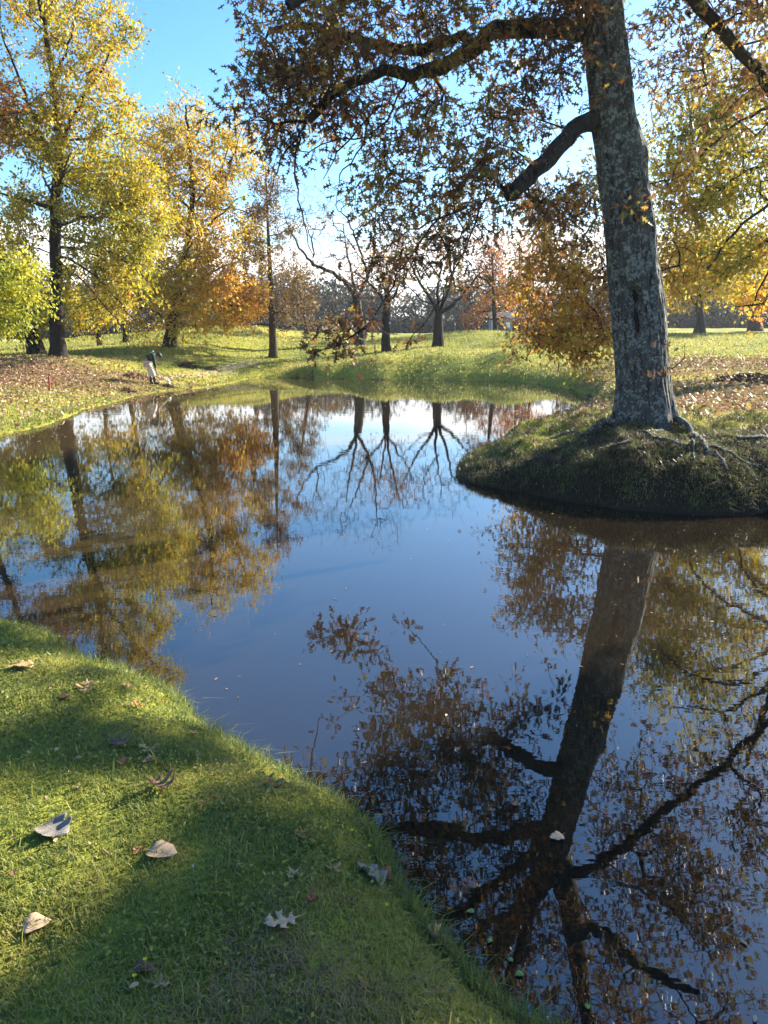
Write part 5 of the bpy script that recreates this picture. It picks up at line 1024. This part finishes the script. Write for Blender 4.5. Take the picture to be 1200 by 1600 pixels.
for a in (
    (34, 1047, 36, 'broad', 15, .4, .3, 'gold', 'crumpled sunlit tan leaf near the left edge of the near bank'),
    (130, 1054, 20, 'oak', 160, .6, .2, 'brown', 'small brown leaf near the top of the near bank, close to the water'),
    (134, 1081, 31, 'oak', 20, .5, .5, 'tan', 'small curled tan leaf in the shaded grass just below a small brown one'),
    (99, 1098, 22, 'heart', 100, 1.3, .3, 'brown', 'rolled brown leaf left of the small tan leaves on the near bank'),
    (200, 1077, 20, 'oak', 60, .5, .2, 'tan', 'small pale tan leaf close to the water edge at the top of the near bank'),
    (183, 1164, 45, 'oak', 165, .5, .3, 'brown', 'brown lobed leaf in the shadow band left of the bright sunlit leaf'),
    (233, 1176, 39, 'cross', 10, .3, .2, 'gold', 'bright golden sunlit oak leaf on the lit strip of near grass'),
    (233, 1196, 20, 'heart', 60, .8, .3, 'tan', 'small curled tan leaf just below the bright golden leaf'),
    (249, 1233, 50, 'oak', 175, 1.0, .5, 'brown', 'dark brown curled oak leaf below the golden leaf, half in shade'),
    (86, 1303, 50, 'broad', 205, .45, .25, 'grey', 'large grey curled leaf with upturned tips on the left of the near grass'),
    (254, 1340, 46, 'heart', 150, .45, .2, 'pale', 'folded beige leaf standing out in the middle of the near grass'),
    (388, 1299, 24, 'sliver', 110, .6, .3, 'orange', 'narrow rusty leaf on the dry patch of near grass'),
    (472, 1309, 30, 'oak', 170, .5, .3, 'orange', 'small orange tan oak leaf above the two small star shaped leaves'),
    (461, 1371, 33, 'cross', 95, .3, .1, 'pale', 'small star shaped pale leaf, left one of the pair in the shaded grass'),
    (520, 1363, 34, 'cross', 200, .4, .4, 'tan', 'small star shaped tan leaf, right one of the pair in the shaded grass'),
    (577, 1376, 50, 'broad', 40, .55, .3, 'grey', 'big crumpled silver grey leaf at the edge of the water'),
    (600, 1382, 34, 'heart', 80, 1.0, .4, 'rust', 'dark red brown leaf touching the big silver grey leaf'),
    (443, 1447, 54, 'oak', 8, .25, .15, 'pale', 'large flat pale oak leaf lying in the shaded grass'),
    (684, 1482, 54, 'oak', 75, .9, .6, 'tan', 'large curled tan oak leaf on the grass lip by the dark water'),
    (57, 1454, 36, 'heart', 10, .25, .12, 'pale', 'round beige leaf on the sunlit grass at the lower left'),
    (248, 1546, 31, 'cross', 60, .3, .3, 'tan', 'small tan star shaped leaf below the yellow flowers'),
    (226, 1524, 32, 'heart', 30, 1.3, .5, 'brown', 'dark curled leaf behind the yellow flower'),
    (430, 1236, 24, 'oak', 100, 1.0, .6, 'rust', 'dark red curled leaf at the lip of the bank'),
    (491, 1413, 26, 'oak', 100, 1.0, .4, 'rust', 'small dull red crumpled leaf between the star leaves and the large pale leaf'),
    (215, 1106, 22, 'oak', 100, .6, .4, 'orange', 'small reddish leaf close to the water on the sunlit edge'),
    (190, 1196, 18, 'heart', 10, .8, .4, 'orange', 'tiny orange leaf left of the small curled tan leaf'),
    (167, 1338, 18, 'sliver', 10, .6, .4, 'brown', 'thin dark leaf between the large grey leaf and the folded beige leaf'),
    (215, 1338, 16, 'oak', 40, .6, .4, 'orange', 'very small orange leaf just left of the folded beige leaf'), (303, 1150, 18, 'oak', 130, .5, .3, 'tan', 'small tan leaf in the shadow band right of the bright golden leaf'),
    (565, 1545, 30, 'sliver', 20, .7, .4, 'rust', 'narrow red brown leaf on the worn brown patch near the bottom'), (545, 1415, 20, 'oak', 210, .7, .4, 'brown', 'small brown leaf in the grass below the silver grey leaf')): dead_leaf(*a)
dead_leaf(406, 1193, 34, 'sliver', 125, .8, .4, 'pale', 'pale upright leaf poking up at the water edge', (55, -25), .03)
dead_leaf(516, 1248, 20, 'sliver', 110, .8, .3, 'grey', 'thin grey leaf poking up from the bank edge against the water', (65, -30), .03)
dead_leaf(870, 1308, 22, 'broad', 20, .1, .1, 'pale', 'pale leaf floating alone on the dark water near the reflected fork', water=True, lift=.001)
dead_leaf(805, 1255, 16, 'oak', 70, .1, .1, 'orange', 'small orange leaf floating on the dark reflection', water=True, lift=.001)
# green floating leaves close to the bank
M['lily'] = leaf_mat('green_floating', [(0, (.10, .2, .04)), (1, (.3, .42, .10))], .3)
for k, (px, py, lp, yw, lab) in enumerate(((735, 1424, 15, 10, 'small green leaf floating off the grass lip, farthest from the bank'), (765, 1470, 12, 60, 'small green leaf floating right of the curled tan oak leaf'), (798, 1500, 11, 120, 'tiny green leaf floating above the pair of green leaves'), (811, 1522, 16, 30, 'green leaf floating in the brown shallows beside the bank'), (918, 1573, 12, 80, 'tiny pale green leaf floating at the bottom of the dark reflection'))):
    dead_leaf(px, py, lp * .75, 'heart', yw, .05, .05, 'pale', lab, water=True, lift=.001)
for o in list(COL.objects):
    if o.parent and o.parent.name.startswith('floating_leaf') and 'green leaf' in o.parent.get('label', ''):
        o.data.materials[0] = DM.setdefault('green', dead_mat('green_leaf_dead', (.12, .22, .05), (.26, .36, .10)))
# yellow flowers
M['petal'] = simple_mat('yellow_petal', (.75, .55, .02), .5, .1, 30, .05); M['stalk'] = simple_mat('green_stalk', (.14, .24, .05), .6)
for px, py, h, lab in ((227, 1532, .05, 'taller yellow flower beside the dark curled leaf'), (209, 1545, .03, 'low yellow flower left of the taller one'), (549, 1312, .03, 'tiny yellow flower near the bank lip above the silver grey leaf'), (576, 1345, .05, 'yellow flower on a green tuft just above the silver grey leaf'), (603, 1432, .03, 'tiny yellow flower right of the large flat pale leaf')):
    g = gp(px, py, .28); fl = empty('flower', g, lab, 'flower', 'yellow flowers in the near grass'); bm = bmesh.new(); bm_rod(bm, (0, 0, -.01), (.004, .002, h), .0016, .0012, 5); bm_obj('stalk', bm, M['stalk'], fl)
    bm = bmesh.new()
    for k in range(12):
        a_ = k * 2 * math.pi / 12; r0 = .007 if k % 2 else .005; c, s = math.cos(a_), math.sin(a_); z = h + .002 * (k % 2); w = .002
        q = [bm.verts.new(p) for p in ((.004, .002, z), (.004 + c * r0 * .6 - s * w, .002 + s * r0 * .6 + c * w, z + .004), (.004 + c * r0, .002 + s * r0, z + .006), (.004 + c * r0 * .6 + s * w, .002 + s * r0 * .6 - c * w, z + .004))]; bm.faces.new(q)
    bm_obj('petals', bm, M['petal'], fl)

# ------------------------------------------------------------------ air
hm, ht, ho = mat_new('haze_air'); pv = N(ht, 'ShaderNodeVolumePrincipled', Density=0.0003, Anisotropy=0.35); pv.inputs['Color'].default_value = (.86, .91, 1.0, 1); ht.links.new(pv.outputs[0], ho.inputs['Volume'])
bm = bmesh.new(); bm_box(bm, (0, 60, 10.5), (1500, 1500, 27)); hb = bm_obj('haze', bm, hm); tag(hb, 'thin blue autumn haze over the lawns', None, None, 'stuff')
